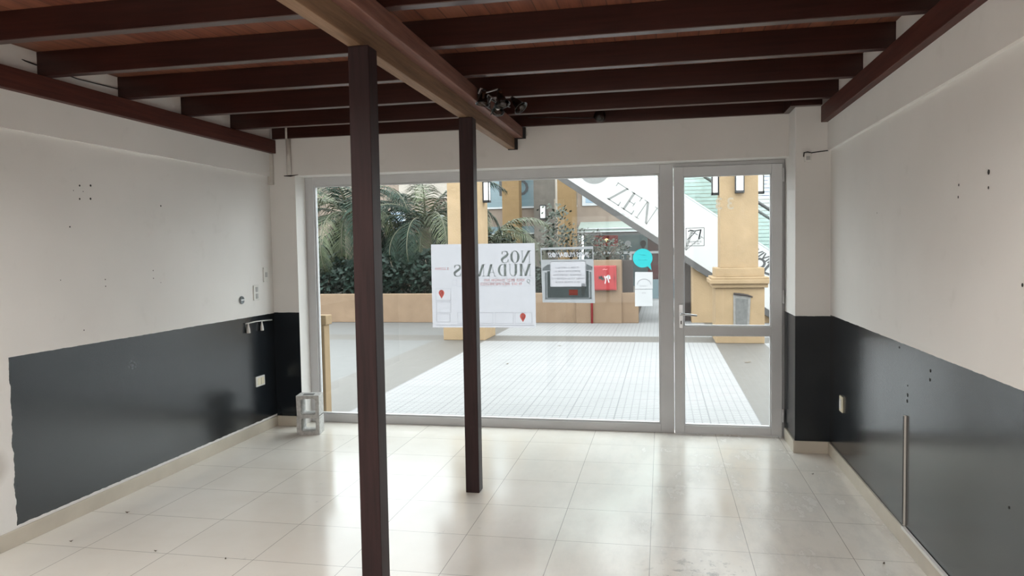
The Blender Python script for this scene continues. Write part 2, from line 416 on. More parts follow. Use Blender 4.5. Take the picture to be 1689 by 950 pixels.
def glyph(ch, tk=.2, tn=.045):
    s = .035
    G = {
     'N': (.92, [bar(.17, 0, .17, 1, tn), bar(.77, .0, .77, 1, tn), bar(.74, 0, .20, 1, tk), rec(.04, 0, .30, s), rec(.0, 1-s, .22, 1), rec(.64, 1-s, .90, 1)]),
     'O': (.86, ring(.42, .5, .40, .515, .40-tk, .515-tn)),
     'S': (.70, curve_s(tk, tn)),
     'M': (1.08, [bar(.14, 0, .14, 1, tn), bar(.52, 0, .18, 1, tk), bar(.52, 0, .84, 1, tn), bar(.88, 0, .88, 1, tk), rec(.02, 0, .26, s), rec(.0, 1-s, .22, 1), rec(.72, 0, 1.04, s), rec(.82, 1-s, 1.04, 1)]),
     'U': (.86, [bar(.20, .3, .20, 1, tk), bar(.70, .3, .70, 1, tn), rec(.04, 1-s, .36, 1), rec(.58, 1-s, .82, 1)]+ring(.4125, .32, .3125, .335, .3125-tk, .29, 180, 270, 12)+ring(.4125, .32, .31, .335, .265, .29, 270, 360, 12)),
     'D': (.88, [bar(.20, 0, .20, 1, tk), rec(.04, 0, .42, s), rec(.04, 1-s, .42, 1)]+ring(.40, .5, .42, .5, .42-tk, .5-tn, -90, 90)),
     'A': (.92, [bar(.14, 0, .46, 1, tn), bar(.72, 0, .44, 1, tk), rec(.24, .30, .62, .30+s), rec(.02, 0, .26, s), rec(.56, 0, .90, s)]),
     'Z': (.84, [bar(.15, 0, .68, 1, tk*.9), rec(.06, 0, .78, s*1.3), rec(.08, 1-s*1.3, .76, 1), rec(.73, 0, .78, .24), rec(.08, .78, .125, 1)]),
     'E': (.78, [bar(.20, 0, .20, 1, tk*.9), rec(.04, 0, .70, s*1.3), rec(.04, 1-s*1.3, .68, 1), rec(.2, .49, .52, .49+s), rec(.66, 0, .705, .24), rec(.635, .78, .68, 1), rec(.49, .38, .525, .62)]),
     'V': (.88, [bar(.44, 0, .16, 1, tk), bar(.46, 0, .74, 1, tn), rec(.0, 1-s, .32, 1), rec(.62, 1-s, .86, 1)]),
     ' ': (.3, [])}
    return G[ch]
def lettering(b, txt, O, U, V, h, mi=0, lift=(0, -.0006, 0), tk=.2, tn=.045):
    """O: lower-left point of the text, U: unit reading direction, V: unit up; U may run leftwards for writing seen from behind"""
    O, U, V, L = Vector(O), Vector(U), Vector(V), Vector(lift); x = 0
    for ch in txt:
        wd, pl = glyph(ch, tk, tn)
        for p in pl: b.poly([O+U*((x+a)*h)+V*(c*h)+L for a, c in p], mi)
        x += wd+.05
    return x*h
def font_polys(b, txt, O, U, V, h, mi=0, bold=0., shear=0., space=1., lift=(0, -.0006, 0)):
    cu = bpy.data.curves.new('lettering', 'FONT'); cu.body = txt; cu.size = 1; cu.offset = bold; cu.shear = shear; cu.space_character = space
    cu.resolution_u = 3
    ob = bpy.data.objects.new('lettering', cu); C.objects.link(ob)
    bpy.context.view_layer.update()
    me = bpy.data.meshes.new_from_object(ob.evaluated_get(bpy.context.evaluated_depsgraph_get()))
    bpy.data.objects.remove(ob); bpy.data.curves.remove(cu)
    O, U, V, L = Vector(O), Vector(U), Vector(V), Vector(lift)
    vs = [b.bm.verts.new(O+U*(v.co.x*h)+V*(v.co.y*h)+L) for v in me.vertices]
    for p in me.polygons:
        try: f = b.bm.faces.new([vs[i] for i in p.vertices]); f.material_index = mi
        except ValueError: pass
    wd = max([v.co.x for v in me.vertices] or [0])*h
    bpy.data.meshes.remove(me); return wd

# ================================================================== ROOM SHELL
XL, XR, YF, YB, ZC = -3.211, 1.139, 5.69, -2.6, 2.526
struct('floor', B().box(XL-.2, XR+.2, YB-.2, 5.95, -.15, 0), M['floor'])
b = B().box(XL-.2, XL, YB-.2, 5.95, 0, ZC+.2); b.box(XL, XL+.022, YB, YF, 2.10, ZC)
def hole(bb, x, y, z, nx, r=.006, mi=1): bb.disc((x+nx*.0012, y, z), (nx, 0, 0), r, 8, mi)
random.seed(3)
for (y, z, r) in ((3.616,1.856,.006),(3.698,1.863,.007),(3.612,1.781,.006),(3.693,1.787,.007),(3.57,1.825,.003),(3.64,1.825,.003),(3.532,1.622,.005),(4.30,1.78,.006),(3.78,1.32,.004),(3.78,1.28,.004),(4.2,1.36,.004),(4.2,1.31,.004),(4.27,1.28,.003),(3.60,1.04,.004),(3.45,1.33,.003)):
    hole(b, XL, y, z, 1, r)
struct('wall_left', b, [M['wall_left'], M['plug']], 0)
b = B().box(XR, XR+.2, YB-.2, 5.95, 0, ZC+.2); b.box(XR-.022, XR, YB, 5.415, 2.095, ZC)
for (y, z, r) in ((3.186,1.677,.006),(3.19,1.63,.006),(2.918,1.70,.010),(2.918,1.645,.006),(2.653,1.312,.007),(4.3,1.62,.004),(3.771,.735,.009),(3.775,.705,.009),(3.472,.90,.008),(3.475,.86,.008),(3.9,.945,.006),(3.77,.78,.005),(2.72,.56,.005)):
    hole(b, XR, y, z, -1, r)
struct('wall_right', b, [M['wall_right'], M['plug']], 0)
OX0, OX1 = -2.98, .909
b = B().box(XL, OX0, YF, 5.95, 0, ZC+.2); b.box(OX0, OX1, YF, 5.95, 2.10, ZC+.2); b.box(OX1, XR, 5.415, 5.95, 0, ZC+.2)
# outside face of the frontage above and beside the opening
b.box(-7, 5, 5.951, 6.02, 2.75, 3.6); b.box(-7, XL-.2, 5.9, 6.02, 0, 2.75); b.box(XR+.2, 5, 5.9, 6.02, 0, 2.75)
struct('wall_front', b, M['wall_front'])
struct('wall_back', B().box(XL, XR, YB-.2, YB, 0, .35).box(XL, XR, YB-.2, YB, 2.15, ZC+.2).box(XL, -2.7, YB-.2, YB, .35, 2.15).box(.65, XR, YB-.2, YB, .35, 2.15), M['wall_back'])
b = B()  # rear window added out of view; its emissive panes brighten the room
for x0, x1 in ((-2.70, -2.64), (-1.06, -1.0), (.59, .65)): b.box(x0, x1, YB-.12, YB-.06, .35, 2.15)
b.box(-2.70, .65, YB-.12, YB-.06, .35, .41); b.box(-2.70, .65, YB-.12, YB-.06, 2.09, 2.15)
rw = struct('added_rear_window', b, M['alu'], .003)
for x0, x1 in ((-2.64, -1.06), (-1.0, .59)): B().box(x0, x1, YB-.096, YB-.088, .41, 2.09).build('glowing_pane', M['rear_glow'], rw)
struct('ceiling', B().box(XL-.2, XR+.2, YB-.2, 5.95, ZC, ZC+.06).box(XL-.2, XR+.2, YB-.2, 5.95, ZC+.21, ZC+.3), M['ceiling'])
struct('baseboard_left', B().box(XL, XL+.012, YB, YF, 0, .085), M['skirt'], .002)
struct('baseboard_right', B().box(XR-.012, XR, YB, 5.415, 0, .085), M['skirt'], .002)
struct('baseboard_front', B().box(XL+.012, OX0, YF-.012, YF, 0, .085).box(OX1-.012, XR-.012, 5.403, 5.415, 0, .085).box(OX1-.012, OX1, 5.415, 5.80, 0, .085), M['skirt'], .002)
# thin joints in the skirting tiles are geometry of their own
struct('trim_1', B().box(XR-.020, XR-.002, YB, 3.78, .085, .099), M['white_pl'], .002)

# --- window 1: fixed shop window
FY0, FY1 = 5.86, 5.92
b = B()
b.box(OX0, -2.905, FY0, FY1, 0, 2.10); b.box(-.013, .090, FY0, FY1, 0, 2.10)
b.box(-2.905, -.013, FY0, FY1, 2.028, 2.10); b.box(-2.905, -.013, FY0, FY1, 0, .068)
b.box(.090, OX1, FY0, FY1, 2.070, 2.10); b.box(.889, OX1, FY0, FY1, 0, 2.07)
b.box(-2.905, -2.893, FY0+.012, FY1-.01, .068, 2.028); b.box(-.025, -.013, FY0+.012, FY1-.01, .068, 2.028)
b.box(-2.893, -.025, FY0+.012, FY1-.01, 2.016, 2.028); b.box(-2.893, -.025, FY0+.012, FY1-.01, .068, .080)
wf = struct('window_1', b, M['alu'], .003)
g = B().box(-2.893, -.025, 5.888, 5.894, .080, 2.016).build('glass_pane', M['glass'], wf)
# --- door 1: glazed leaf, standing a little proud of the frame
b = B(); DY0, DY1 = 5.825, 5.885
b.box(.094, .165, DY0, DY1, .008, 2.066); b.box(.808, .887, DY0, DY1, .008, 2.066)
b.box(.165, .808, DY0, DY1, 1.996, 2.066); b.box(.165, .808, DY0, DY1, .008, .072); b.box(.165, .808, DY0, DY1, .775, .845)
for z0, z1 in ((.072, .775), (.845, 1.996)):
    b.box(.165, .173, DY0+.012, DY1-.012, z0, z1); b.box(.800, .808, DY0+.012, DY1-.012, z0, z1)
    b.box(.173, .800, DY0+.012, DY1-.012, z0, z0+.008); b.box(.173, .800, DY0+.012, DY1-.012, z1-.008, z1)
dr = struct('door_1', b, M['alu_in'], .003)
B().box(.173, .800, 5.852, 5.858, .853, 1.988).build('upper_glass', M['glass'], dr)
B().box(.173, .800, 5.852, 5.858, .080, .767).build('lower_glass', M['glass'], dr)
hp = B().box(.128, .160, DY0-.008, DY0, .83, 1.015)
hp.build('lock_plate', M['steel'], dr, .003)
lk = bpy.data.objects['lock_plate']
B().tube([(.144, DY0-.006, .94), (.144, DY0-.045, .94), (.155, DY0-.052, .94), (.20, DY0-.052, .938), (.262, DY0-.050, .932)], [.009, .009, .009, .0085, .007], 10).build('door_handle', M['steel'], dr)
B().box(.140, .149, DY0-.0095, DY0-.008, .862, .888).build('keyhole', M['black'], dr)
for z in (.12, 1.02, 1.93):
    B().tube([(.893, DY0-.008, z), (.893, DY0-.008, z+.10)], .008, 10).build('hinge', M['alu'], dr)

# ================================================================== TIMBER CEILING FRAME
names_j = ['first joist out from the window wall', 'second joist out from the window wall', 'third joist out from the window wall, behind the old lamp', 'fourth joist out from the window wall',
           'fifth joist out from the window wall, crossing the near post', 'sixth joist out from the window wall, at the picture top', 'joist right overhead at the upper left picture edge']
ys = [5.102, 4.520, 3.925, 3.340, 2.760, 2.17, 1.58]
for y, nm in zip(ys, names_j):
    j = B().box(XL+.003, XR-.003, y, y+.055, 2.40, ZC).build('ceiling_joist', M['joist'], None, .003)
    tag(j, 'dark red-brown timber ' + nm, 'joist', 'joists under the board ceiling')
for y in (.95, .35, -.25, -.85, -1.45, -2.05):
    j = B().box(XL+.003, XR-.003, y, y+.055, 2.40, ZC).build('ceiling_joist', M['joist'], None, .003)
    tag(j, 'dark timber joist behind the viewer, beyond the overhead one', 'joist', 'joists under the board ceiling')
j = B().box(XL+.05, .908, 5.66, YF-.001, 2.405, ZC).build('wall_plate', M['joist'], None, .003)
tag(j, 'dark timber plate fixed flat along the top of the window wall', 'beam')
j = B().box(.868, XR-.068, 5.36, 5.413, 2.401, ZC-.001).box(.868, .908, 5.4135, 5.659, 2.401, ZC-.001).build('wall_plate', M['joist'], None, .003)
tag(j, 'short dark timber block on top of the white corner pillar', 'beam')
j = B().box(XL+.022, XL+.067, YB, YF-.001, 2.29, 2.399).build('ledger_beam', M['ledger'], None, .003)
tag(j, 'long red-brown ledger beam running along the left wall', 'beam')
j = B().box(XR-.067, XR-.022, YB, 5.414, 2.29, 2.399).build('ledger_beam', M['ledger'], None, .003)
tag(j, 'long red-brown ledger beam running along the right wall', 'beam')
def dark_end_plate(t, x0, x1, y, z0, z1):
    B().box(x0-.004, x1+.022, y, y+.012, z0-.006, z1).build('dark_end_plate', M['iron'], t, .001)  # thin dark plate across the far end of the beam
t = thing('main_beam', (-1.137, 2.5, 2.236), 'bare pale pine beam resting on the two posts', 'beam')
B().box(-1.166, -1.109, YB, 5.655, 2.236, 2.399).build('timber', M['pine'], t, .003)
dark_end_plate(t, -1.160, -1.109, 5.656, 2.236, 2.33)
t = thing('main_beam', (-1.08, 2.5, 2.318), 'reddish beam fixed higher, alongside the bare pine beam', 'beam')
B().box(-1.108, -1.045, YB, 5.655, 2.318, 2.399).build('timber', M['rbeam'], t, .003)
dark_end_plate(t, -1.105, -1.045, 5.656, 2.318, 2.399)
for y, nm in ((2.666, 'near dark timber post standing in front of the left window glass'), (4.229, 'far dark timber post standing in front of the large white poster')):
    p_ = B().box(-1.164, -1.080, y, y+.088, 0, 2.2355).build('timber_post', M['post'], None, .004)
    tag(p_, nm, 'post', 'posts under the main beam')

# ================================================================== WALL FITTINGS
def plate_left(name, y0, y1, z0, z1, mat, label, cat, holes):
    t = thing(name, (XL, (y0+y1)/2, z0), label, cat)
    B().box(XL, XL+.010, y0, y1, z0, z1).build('cover_plate', mat, t, .003)
    for (hy, hz) in holes:
        B().box(XL+.010, XL+.014, hy-.016, hy+.016, hz-.020, hz+.020).build('socket_face', M['socket_grey'], t, .002)
    return t
plate_left('wall_socket', 5.375, 5.455, 1.085, 1.205, M['white_pl'], 'white double socket plate above the black dado, the lower of two, beside the round box', 'socket', [(5.415, 1.172), (5.415, 1.118)])
plate_left('wall_socket', 5.535, 5.600, 1.225, 1.345, M['white_pl'], 'white socket plate on the left wall nearest the window corner, higher one', 'socket', [(5.568, 1.285)])
t = thing('wall_switch', (XL, 5.43, .385), 'white double switch plate on the black part of the left wall', 'switch')
B().box(XL, XL+.011, 5.365, 5.495, .385, .468).build('cover_plate', M['white_pl'], t, .004)
B().box(XL+.011, XL+.015, 5.380, 5.426, .398, .455).build('rocker', M['cream_pl'], t, .003)
B().box(XL+.011, XL+.015, 5.434, 5.480, .398, .455).build('rocker', M['cream_pl'], t, .003)
t = thing('junction_box', (XL, 5.204, 1.075), 'small round dark junction box with a metal bridge on the left wall', 'junction box')
B().lathe([(.001, .004), (.024, .004), (.028, .010), (.030, .010), (.031, 0)], (XL, 5.204, 1.10), (1, 0, 0), 16).build('rim', M['grey_pl'], t)
B().box(XL+.006, XL+.014, 5.180, 5.228, 1.094, 1.106).build('bridge', M['steel'], t, .001)
t = thing('hook_rail', (XL, 5.45, .90), 'thin white rail with two white pegs near the top of the black dado', 'hook rail')
B().tube([(XL+.012, 5.235, .912), (XL+.014, 5.40, .916), (XL+.012, 5.63, .905)], .005, 8).build('rail', M['white_pl'], t)
for y in (5.262, 5.462):
    B().lathe([(.004, 0), (.006, -.02), (.012, -.045), (.015, -.075), (.013, -.080), (.001, -.080)], (XL+.018, y, .914), (0, 0, 1), 12).build('peg', M['white_pl'], t)
t = thing('wall_socket', (XR, 5.06, .375), 'yellowed cream socket on the black right wall near the pillar', 'socket')
B().box(XR-.010, XR, 5.022, 5.098, .372, .475).build('cover_plate', M['cream_pl'], t, .003)
B().box(XR-.014, XR-.010, 5.038, 5.082, .392, .455).build('socket_face', M['white_pl'], t, .002)
t = thing('wall_sensor', (.985, 5.415, 2.03), 'small white box with a black cable on the white corner pillar', 'sensor')
B().box(.965, 1.008, 5.392, 5.415, 2.025, 2.083).build('housing', M['white_pl'], t, .004)
B().box(.974, 1.000, 5.389, 5.392, 2.036, 2.062).build('face', M['socket_grey'], t, .002)
B().tube([(.960, 5.408, 2.06), (.962, 5.406, 2.089), (.985, 5.404, 2.092), (1.01, 5.408, 2.085), (1.05, 5.410, 2.090), (1.12, 5.410, 2.097)], .0035, 6).build('cable', M['black'], t)
t = thing('cable_channel', (XR, 3.79, .137), 'thin dark upright cable channel on the black right wall', 'cable channel')
B().box(XR-.010, XR, 3.781, 3.799, .100, .633).build('cover_strip', M['pipe'], t, .002)
B().box(XR-.012, XR-.010, 3.784, 3.796, .105, .630).build('slot', M['black'], t)
t = thing('conduit_pipe', (-3.02, 5.66, 2.06), 'white upright conduit beside the top left window corner', 'pipe')
B().tube([(-3.020, 5.668, 2.40), (-3.020, 5.668, 2.10)], .019, 12).build('sleeve', M['pipe'], t)
B().tube([(-3.026, 5.650, 2.525), (-3.026, 5.650, 2.40)], .009, 10).build('upper_tube', M['pipe'], t)
B().tube([(-3.06, 5.655, 2.098), (-3.0, 5.650, 2.096), (-2.93, 5.652, 2.103)], [.003, .007, .002], 6).build('clip_wire', M['brown'], t)
t = tag(B().box(XL+.001, XL+.045, 5.655, 5.689, 2.03, 2.289).build('corner_conduit', M['pipe'], None, .006), 'short white boxed conduit in the left corner below the ledger beam', 'pipe')
# cables clipped between the joists
def cable(pts, r, label):
    tag(B().tube(pts, r, 6).build('electric_cable', M['black']), label, 'cable', 'loose ceiling cables')
cable([(XL+.012, 2.95, 2.50), (XL+.010, 3.05, 2.482), (XL+.012, 3.2, 2.47), (XL+.03, 3.33, 2.455)], .004, 'upper black cable in the nearest bay above the left ledger beam')
cable([(XL+.012, 2.9, 2.455), (XL+.010, 3.1, 2.44), (XL+.012, 3.33, 2.425)], .003, 'lower black cable in the nearest bay above the left ledger beam')
cable([(XL+.03, 3.43, 2.455), (XL+.03, 3.6, 2.445), (XL+.026, 3.75, 2.45), (XL+.03, 3.92, 2.455)], .0035, 'black cable in the second bay above the left ledger beam')
cable([(-1.0, 5.652, 2.47), (-.80, 5.65, 2.462), (-.62, 5.65, 2.445), (-.48, 5.64, 2.44)], .0035, 'thin brown cable leading to the round lamp on the wall plate')
t = thing('bulkhead_lamp', (-.45, 5.66, 2.40), 'small round glass lamp on the timber plate above the window', 'lamp')
B().lathe([(.045, 0), (.045, .012), (.040, .016)], (-.45, 5.659, 2.452), (0, -1, 0), 20).build('base', M['brown'], t)
B().lathe([(.042, .014), (.044, .035), (.034, .058), (.016, .072), (.001, .076)], (-.45, 5.659, 2.452), (0, -1, 0), 20).build('glass_dome', M['lamp_glass'], t)
# old cluster lamp on the side of the reddish beam
t = thing('cluster_lamp', (-.98, 4.45, 2.28), 'old lamp cluster with smoky glass bells hanging on the reddish beam', 'lamp')
B().box(-1.044, -1.030, 4.22, 4.50, 2.325, 2.392).build('mounting_board', M['brown'], t, .003)
for i, (x, y, z, tx, ty, tz, s_) in enumerate(((-1.00, 4.20, 2.372, -.10, -.15, -1, 1.0), (-.935, 4.32, 2.392, .25, -.30, -1, 1.15), (-.885, 4.47, 2.375, .65, -.25, -.75, 1.1), (-.955, 4.38, 2.335, .05, -.55, -.8, .9))):
    ax = Vector((tx, ty, tz)).normalized()
    sh = B().lathe([(.010, 0), (.015, .006), (.020, .026), (.026, .05), (.034, .068), (.043, .078), (.041, .078), (.031, .066), (.022, .048), (.015, .024), (.008, .006)], (x, y, z), ax, 18)
    for v in sh.bm.verts: v.co = Vector((x, y, z))+(v.co-Vector((x, y, z)))*s_
    sh = sh.build('glass_shade', M['lamp_glass'], t)
    B().lathe([(.001, .012), (.011, .014), (.014, .035), (.010, .05), (.001, .056)], (x, y, z), ax, 12).build('bulb', M['diffuser'], t)
    B().tube([(-1.034, y, 2.36), (-1.015, y-.01, 2.388), (x-.01, y, z+.014), (x, y, z)], .0045, 8).build('arm', M['steel'], t)
    B().lathe([(.001, -.012), (.012, -.010), (.013, .008), (.001, .010)], (x, y, z), ax, 12).build('socket_cap', M['iron'], t)
B().tube([(-1.03, 4.46, 2.33), (-1.022, 4.60, 2.31), (-1.024, 4.68, 2.345), (-1.028, 4.62, 2.37), (-1.026, 4.55, 2.34), (-1.03, 4.50, 2.29)], .003, 6).build('loose_wire', M['black'], t)
B().tube([(-1.03, 4.52, 2.385), (-.99, 4.66, 2.375), (-.97, 4.8, 2.39)], .003, 6).build('loose_wire', M['grey_pl'], t)

# ================================================================== CONCRETE BLOCK
def block():
    t = thing('concrete_block', (-2.78, 5.46, 0), 'grey hollow concrete block stood on end beside the left window jamb', 'block')
    b = B(); W, D, H = .182, .145, .318
    R = Matrix.Rotation(math.radians(12), 4, 'Z')
    def P(x, y, z): v = R @ Vector((x, y, z)); return (v.x-2.873, v.y+5.387, v.z)
    def solid(x0, x1, z0, z1, y0=0, y1=D):
        vs = [b.bm.verts.new(P(*c)) for c in ((x0,y0,z0),(x1,y0,z0),(x1,y1,z0),(x0,y1,z0),(x0,y0,z1),(x1,y0,z1),(x1,y1,z1),(x0,y1,z1))]
        for f in ((0,3,2,1),(4,5,6,7),(0,1,5,4),(1,2,6,5),(2,3,7,6),(3,0,4,7)): b.bm.faces.new([vs[i] for i in f])
    # outer outline with two rounded cells, made as one plate with holes by stitching rings
    def cell(x0, x1, z0, z1, r=.016, n=4):
        q = []
        for cx, cz, a in ((x1-r, z1-r, 0), (x0+r, z1-r, 90), (x0+r, z0+r, 180), (x1-r, z0+r, 270)):
            for k in range(n+1):
                t_ = math.radians(a+90*k/n); q.append((cx+r*math.cos(t_), cz+r*math.sin(t_)))
        return q
    def framed(X0, X1, Z0, Z1, c):
        per = []
        cx, cz = (X0+X1)/2, (Z0+Z1)/2
        for (x, z) in c:
            dx, dz = x-cx, z-cz
            s_ = min(((X1-X0)/2)/abs(dx) if abs(dx) > 1e-9 else 9e9, ((Z1-Z0)/2)/abs(dz) if abs(dz) > 1e-9 else 9e9)
            per.append((cx+dx*s_, cz+dz*s_))
        n = len(c)
        # snap the outer points of each rounded corner to the true corner
        for ci in range(4):
            mid = ci*5+2; per[mid] = ((X1, Z1), (X0, Z1), (X0, Z0), (X1, Z0))[ci]
        A = [[b.bm.verts.new(P(x, yy, z)) for x, z in ring_] for yy in (0, D) for ring_ in (c, per)]
        for i in range(n):
            k = (i+1) % n
            b.bm.faces.new([A[0][i], A[0][k], A[1][k], A[1][i]]); b.bm.faces.new([A[2][i], A[2][k], A[3][k], A[3][i]])
            b.bm.faces.new([A[0][i], A[0][k], A[2][k], A[2][i]]); b.bm.faces.new([A[1][i], A[1][k], A[3][k], A[3][i]])
    framed(0, W, 0, .150, cell(.036, W-.030, .030, .135))
    framed(0, W, .150, H, cell(.036, W-.030, .165, H-.026))
    bmesh.ops.remove_doubles(b.bm, verts=b.bm.verts, dist=.0004)
    b.build('block_body', M['concrete'], t, .003)
    b2 = B(); vs = [P(.045, .03, H+.0012), P(W-.05, .03, H+.0012), P(W-.05, D-.05, H+.0012), P(.045, D-.05, H+.0012)]
    b2.prism(vs, (0, 0, -.004)).build('end_recess', M['cement'], t)
block()

# ================================================================== NOTICES ON THE GLASS (inner faces; printing shows reversed from inside)
GY = 5.8868
LFT, UPV = (-1, 0, 0), (0, 0, 1)
t = thing('window_poster', (-1.44, GY, .82), 'large white moving-away poster taped to the shop window behind the far post', 'poster')
B().poly([(-1.878, GY, .820), (-1.003, GY, .822), (-1.003, GY, 1.508), (-1.878, GY, 1.512)]).build('sheet', M['paper'], t)
b = B(); b_ = lettering(b, 'NOS', (-1.032, GY-.001, 1.350), LFT, UPV, .098, 0); lettering(b, 'MUDAMOS', (-1.032, GY-.001, 1.243), LFT, UPV, .098, 0)
b.build('headline', M['print_green'], t, recalc=False)
def stroke(b, pts, wd, y):
    for (x0, z0), (x1, z1) in zip(pts, pts[1:]):
        dx, dz = x1-x0, z1-z0; l = math.hypot(dx, dz); nx, nz = -dz/l*wd/2, dx/l*wd/2
        b.poly([(x0+nx, y, z0+nz), (x1+nx, y, z1+nz), (x1-nx, y, z1-nz), (x0-nx, y, z0-nz)])
def dashes(b, x0, x1, z, h, seed, mi=0, y=GY-.0012):
    rnd = random.Random(seed); x = x0
    while x < x1:
        wd = rnd.uniform(.35, .8)*h
        if rnd.random() < .14: x += h*.6; continue
        if x+wd > x1: break
        k = rnd.random()
        b.poly([(x, y, z), (x+wd*.28, y, z), (x+wd*.28, y, z+h), (x, y, z+h)], mi)
        if k > .3: b.poly([(x, y, z+h*.82), (x+wd, y, z+h*.82), (x+wd, y, z+h), (x, y, z+h)], mi)
        if k < .6: b.poly([(x+wd*.72, y, z), (x+wd, y, z), (x+wd, y, z+h), (x+wd*.72, y, z+h)], mi)
        if k > .5: b.poly([(x, y, z), (x+wd, y, z), (x+wd, y, z+h*.18), (x, y, z+h*.18)], mi)
        x += wd+h*.16
b = B(); dashes(b, -1.43, -1.09, 1.200, .020, 1); dashes(b, -1.62, -1.09, 1.170, .020, 2); b.build('red_print', M['print_pink'], t, recalc=False)
b = B(); dashes(b, -1.845, -1.725, 1.300, .018, 3)
b.build('red_print', M['print_pink'], t, recalc=False)
b = B()
for k in range(14):
    a0, a1 = 2*PI*k/14, 2*PI*(k+1)/14; cx, cz, r0, r1 = -1.060, 1.202, .010, .0145
    b.poly([(cx+r*math.cos(a), GY-.0014, cz+r*math.sin(a)) for r, a in ((r0, a0), (r1, a0), (r1, a1), (r0, a1))])
b.poly([(-1.051, GY-.0014, 1.193), (-1.047, GY-.0014, 1.197), (-1.036, GY-.0014, 1.178), (-1.040, GY-.0014, 1.174)]) if False else b.poly([(-1.069, GY-.0014, 1.192), (-1.064, GY-.0014, 1.190), (-1.044, GY-.0014, 1.176), (-1.047, GY-.0014, 1.172)])
b.build('magnifier_mark', M['print_green'], t, recalc=False)
def outline(b, x0, x1, z0, z1, w_=.0022, y=GY-.0012, mi=0):
    for r in ((x0, x1, z0, z0+w_), (x0, x1, z1-w_, z1), (x0, x0+w_, z0, z1), (x1-w_, x1, z0, z1)):
        b.poly([(r[0], y, r[2]), (r[1], y, r[2]), (r[1], y, r[3]), (r[0], y, r[3])], mi)
b = B()
outline(b, -1.845, -1.715, 1.045, 1.145); outline(b, -1.842, -1.715, .945, 1.035); outline(b, -1.842, -1.725, .865, .935)
outline(b, -1.66, -1.50, .855, .945); outline(b, -1.49, -1.36, .855, .945); outline(b, -1.34, -1.19, .855, .945); outline(b, -1.175, -1.035, .855, .945)
outline(b, -1.85, -1.02, .838, .842, .0015); outline(b, -1.66, -1.02, 1.160, 1.228, .0012)
outline(b, -1.70, -1.665, 1.17, 1.215, .0012)
b.build('map_blocks', M['print_line'], t, recalc=False)
for cx, cz in ((-1.795, 1.098), (-1.11, .905)):
    b = B(); pts = [(cx+.024*math.cos(a), GY-.0014, cz+.010+.026*math.sin(a)) for a in [math.radians(-25+230*k/14) for k in range(15)]]
    b.poly(pts+[(cx, GY-.0014, cz-.038)]); b.build('location_pin', M['print_red'], t, recalc=False)
    b = B(); b.disc((cx, GY-.0018, cz+.011), (0, -1, 0), .010, 12); b.poly([(cx-.004, GY-.0018, cz-.016), (cx+.006, GY-.0018, cz-.010), (cx+.014, GY-.0018, cz+.004), (cx+.008, GY-.0018, cz+.006)])
    b.build('pin_centre', M['print_pink'], t, recalc=False)

t = thing('window_notice', (-.74, GY, 1.03), 'grey printed moving notice with a white sheet, taped right of the large poster', 'notice')
fo = [(-.957, 1.468), (-.533, 1.474), (-.523, 1.021), (-.946, 1.028)]; b = B()
for q4 in ([(-.957, 1.468), (-.533, 1.474), (-.533, 1.452), (-.957, 1.452)], [(-.957, 1.452), (-.948, 1.452), (-.948, 1.372), (-.9545, 1.372)], [(-.538, 1.452), (-.533, 1.452), (-.531, 1.372), (-.538, 1.372)],
           [(-.9545, 1.372), (-.531, 1.372), (-.531, 1.356), (-.9545, 1.356)], [(-.9545, 1.356), (-.876, 1.356), (-.876, 1.156), (-.950, 1.156)], [(-.597, 1.356), (-.531, 1.356), (-.526, 1.156), (-.597, 1.156)], [(-.950, 1.156), (-.526, 1.156), (-.523, 1.021), (-.946, 1.028)]):
    b.poly([(x, GY, z) for x, z in q4])
b.build('sheet', M['greyprint'], t)
b = B(); q_ = lambda x0, x1, z0, z1, mi, dy=.0014: b.poly([(x0, GY-dy, z0), (x1, GY-dy, z0), (x1, GY-dy, z1), (x0, GY-dy, z1)], mi)
b.poly([(-.945, GY-.0013, 1.30), (-.90, GY-.0013, 1.335), (-.882, GY-.0013, 1.335), (-.882, GY-.0013, 1.285), (-.945, GY-.0013, 1.285)], 0); b.poly([(-.592, GY-.0013, 1.285), (-.592, GY-.0013, 1.335), (-.54, GY-.0013, 1.31), (-.54, GY-.0013, 1.285)], 0)
q_(-.905, -.57, 1.065, 1.155, 1, .0013); q_(-.905, -.882, 1.155, 1.28, 1, .0013); q_(-.592, -.57, 1.155, 1.28, 1, .0013); q_(-.925, -.908, 1.06, 1.27, 0); q_(-.565, -.548, 1.06, 1.27, 0)
q_(-.73, -.66, 1.085, 1.13, 2, .0016); q_(-.63, -.60, 1.08, 1.18, 0, .0016); q_(-.925, -.548, 1.052, 1.064, 0)
b.build('printed_shopfront', [M['greyprint3'], M['greyprint2'], M['print_red']], t, recalc=False)
B().poly([(-.880, GY-.002, 1.358), (-.594, GY-.002, 1.360), (-.594, GY-.002, 1.152), (-.878, GY-.002, 1.154)]).build('white_sheet', M['paper'], t)
b = B()
for i, (x0, x1) in enumerate(((-.835, -.650), (-.850, -.628), (-.858, -.622), (-.868, -.606), (-.838, -.636))):
    dashes(b, x0, x1, 1.300-i*.029, .012, 20+i, 0, GY-.0036)
b.build('typed_lines', M['print_grey'], t, recalc=False)
cu = bpy.data.curves.new('headline', 'FONT'); cu.body = '¡NOS MUDAMOS!'; cu.size = .052; cu.offset = .0012; cu.shear = .25; cu.extrude = .01; cu.resolution_u = 3
ct = bpy.data.objects.new('headline', cu); C.objects.link(ct); ct.matrix_world = Matrix(((-.80, 0, 0, -.566), (0, 0, 1, GY-.001), (0, 1, 0, 1.392), (0, 0, 0, 1)))
bpy.context.view_layer.update()
cm = bpy.data.meshes.new_from_object(ct.evaluated_get(bpy.context.evaluated_depsgraph_get())); cm.transform(ct.matrix_world)
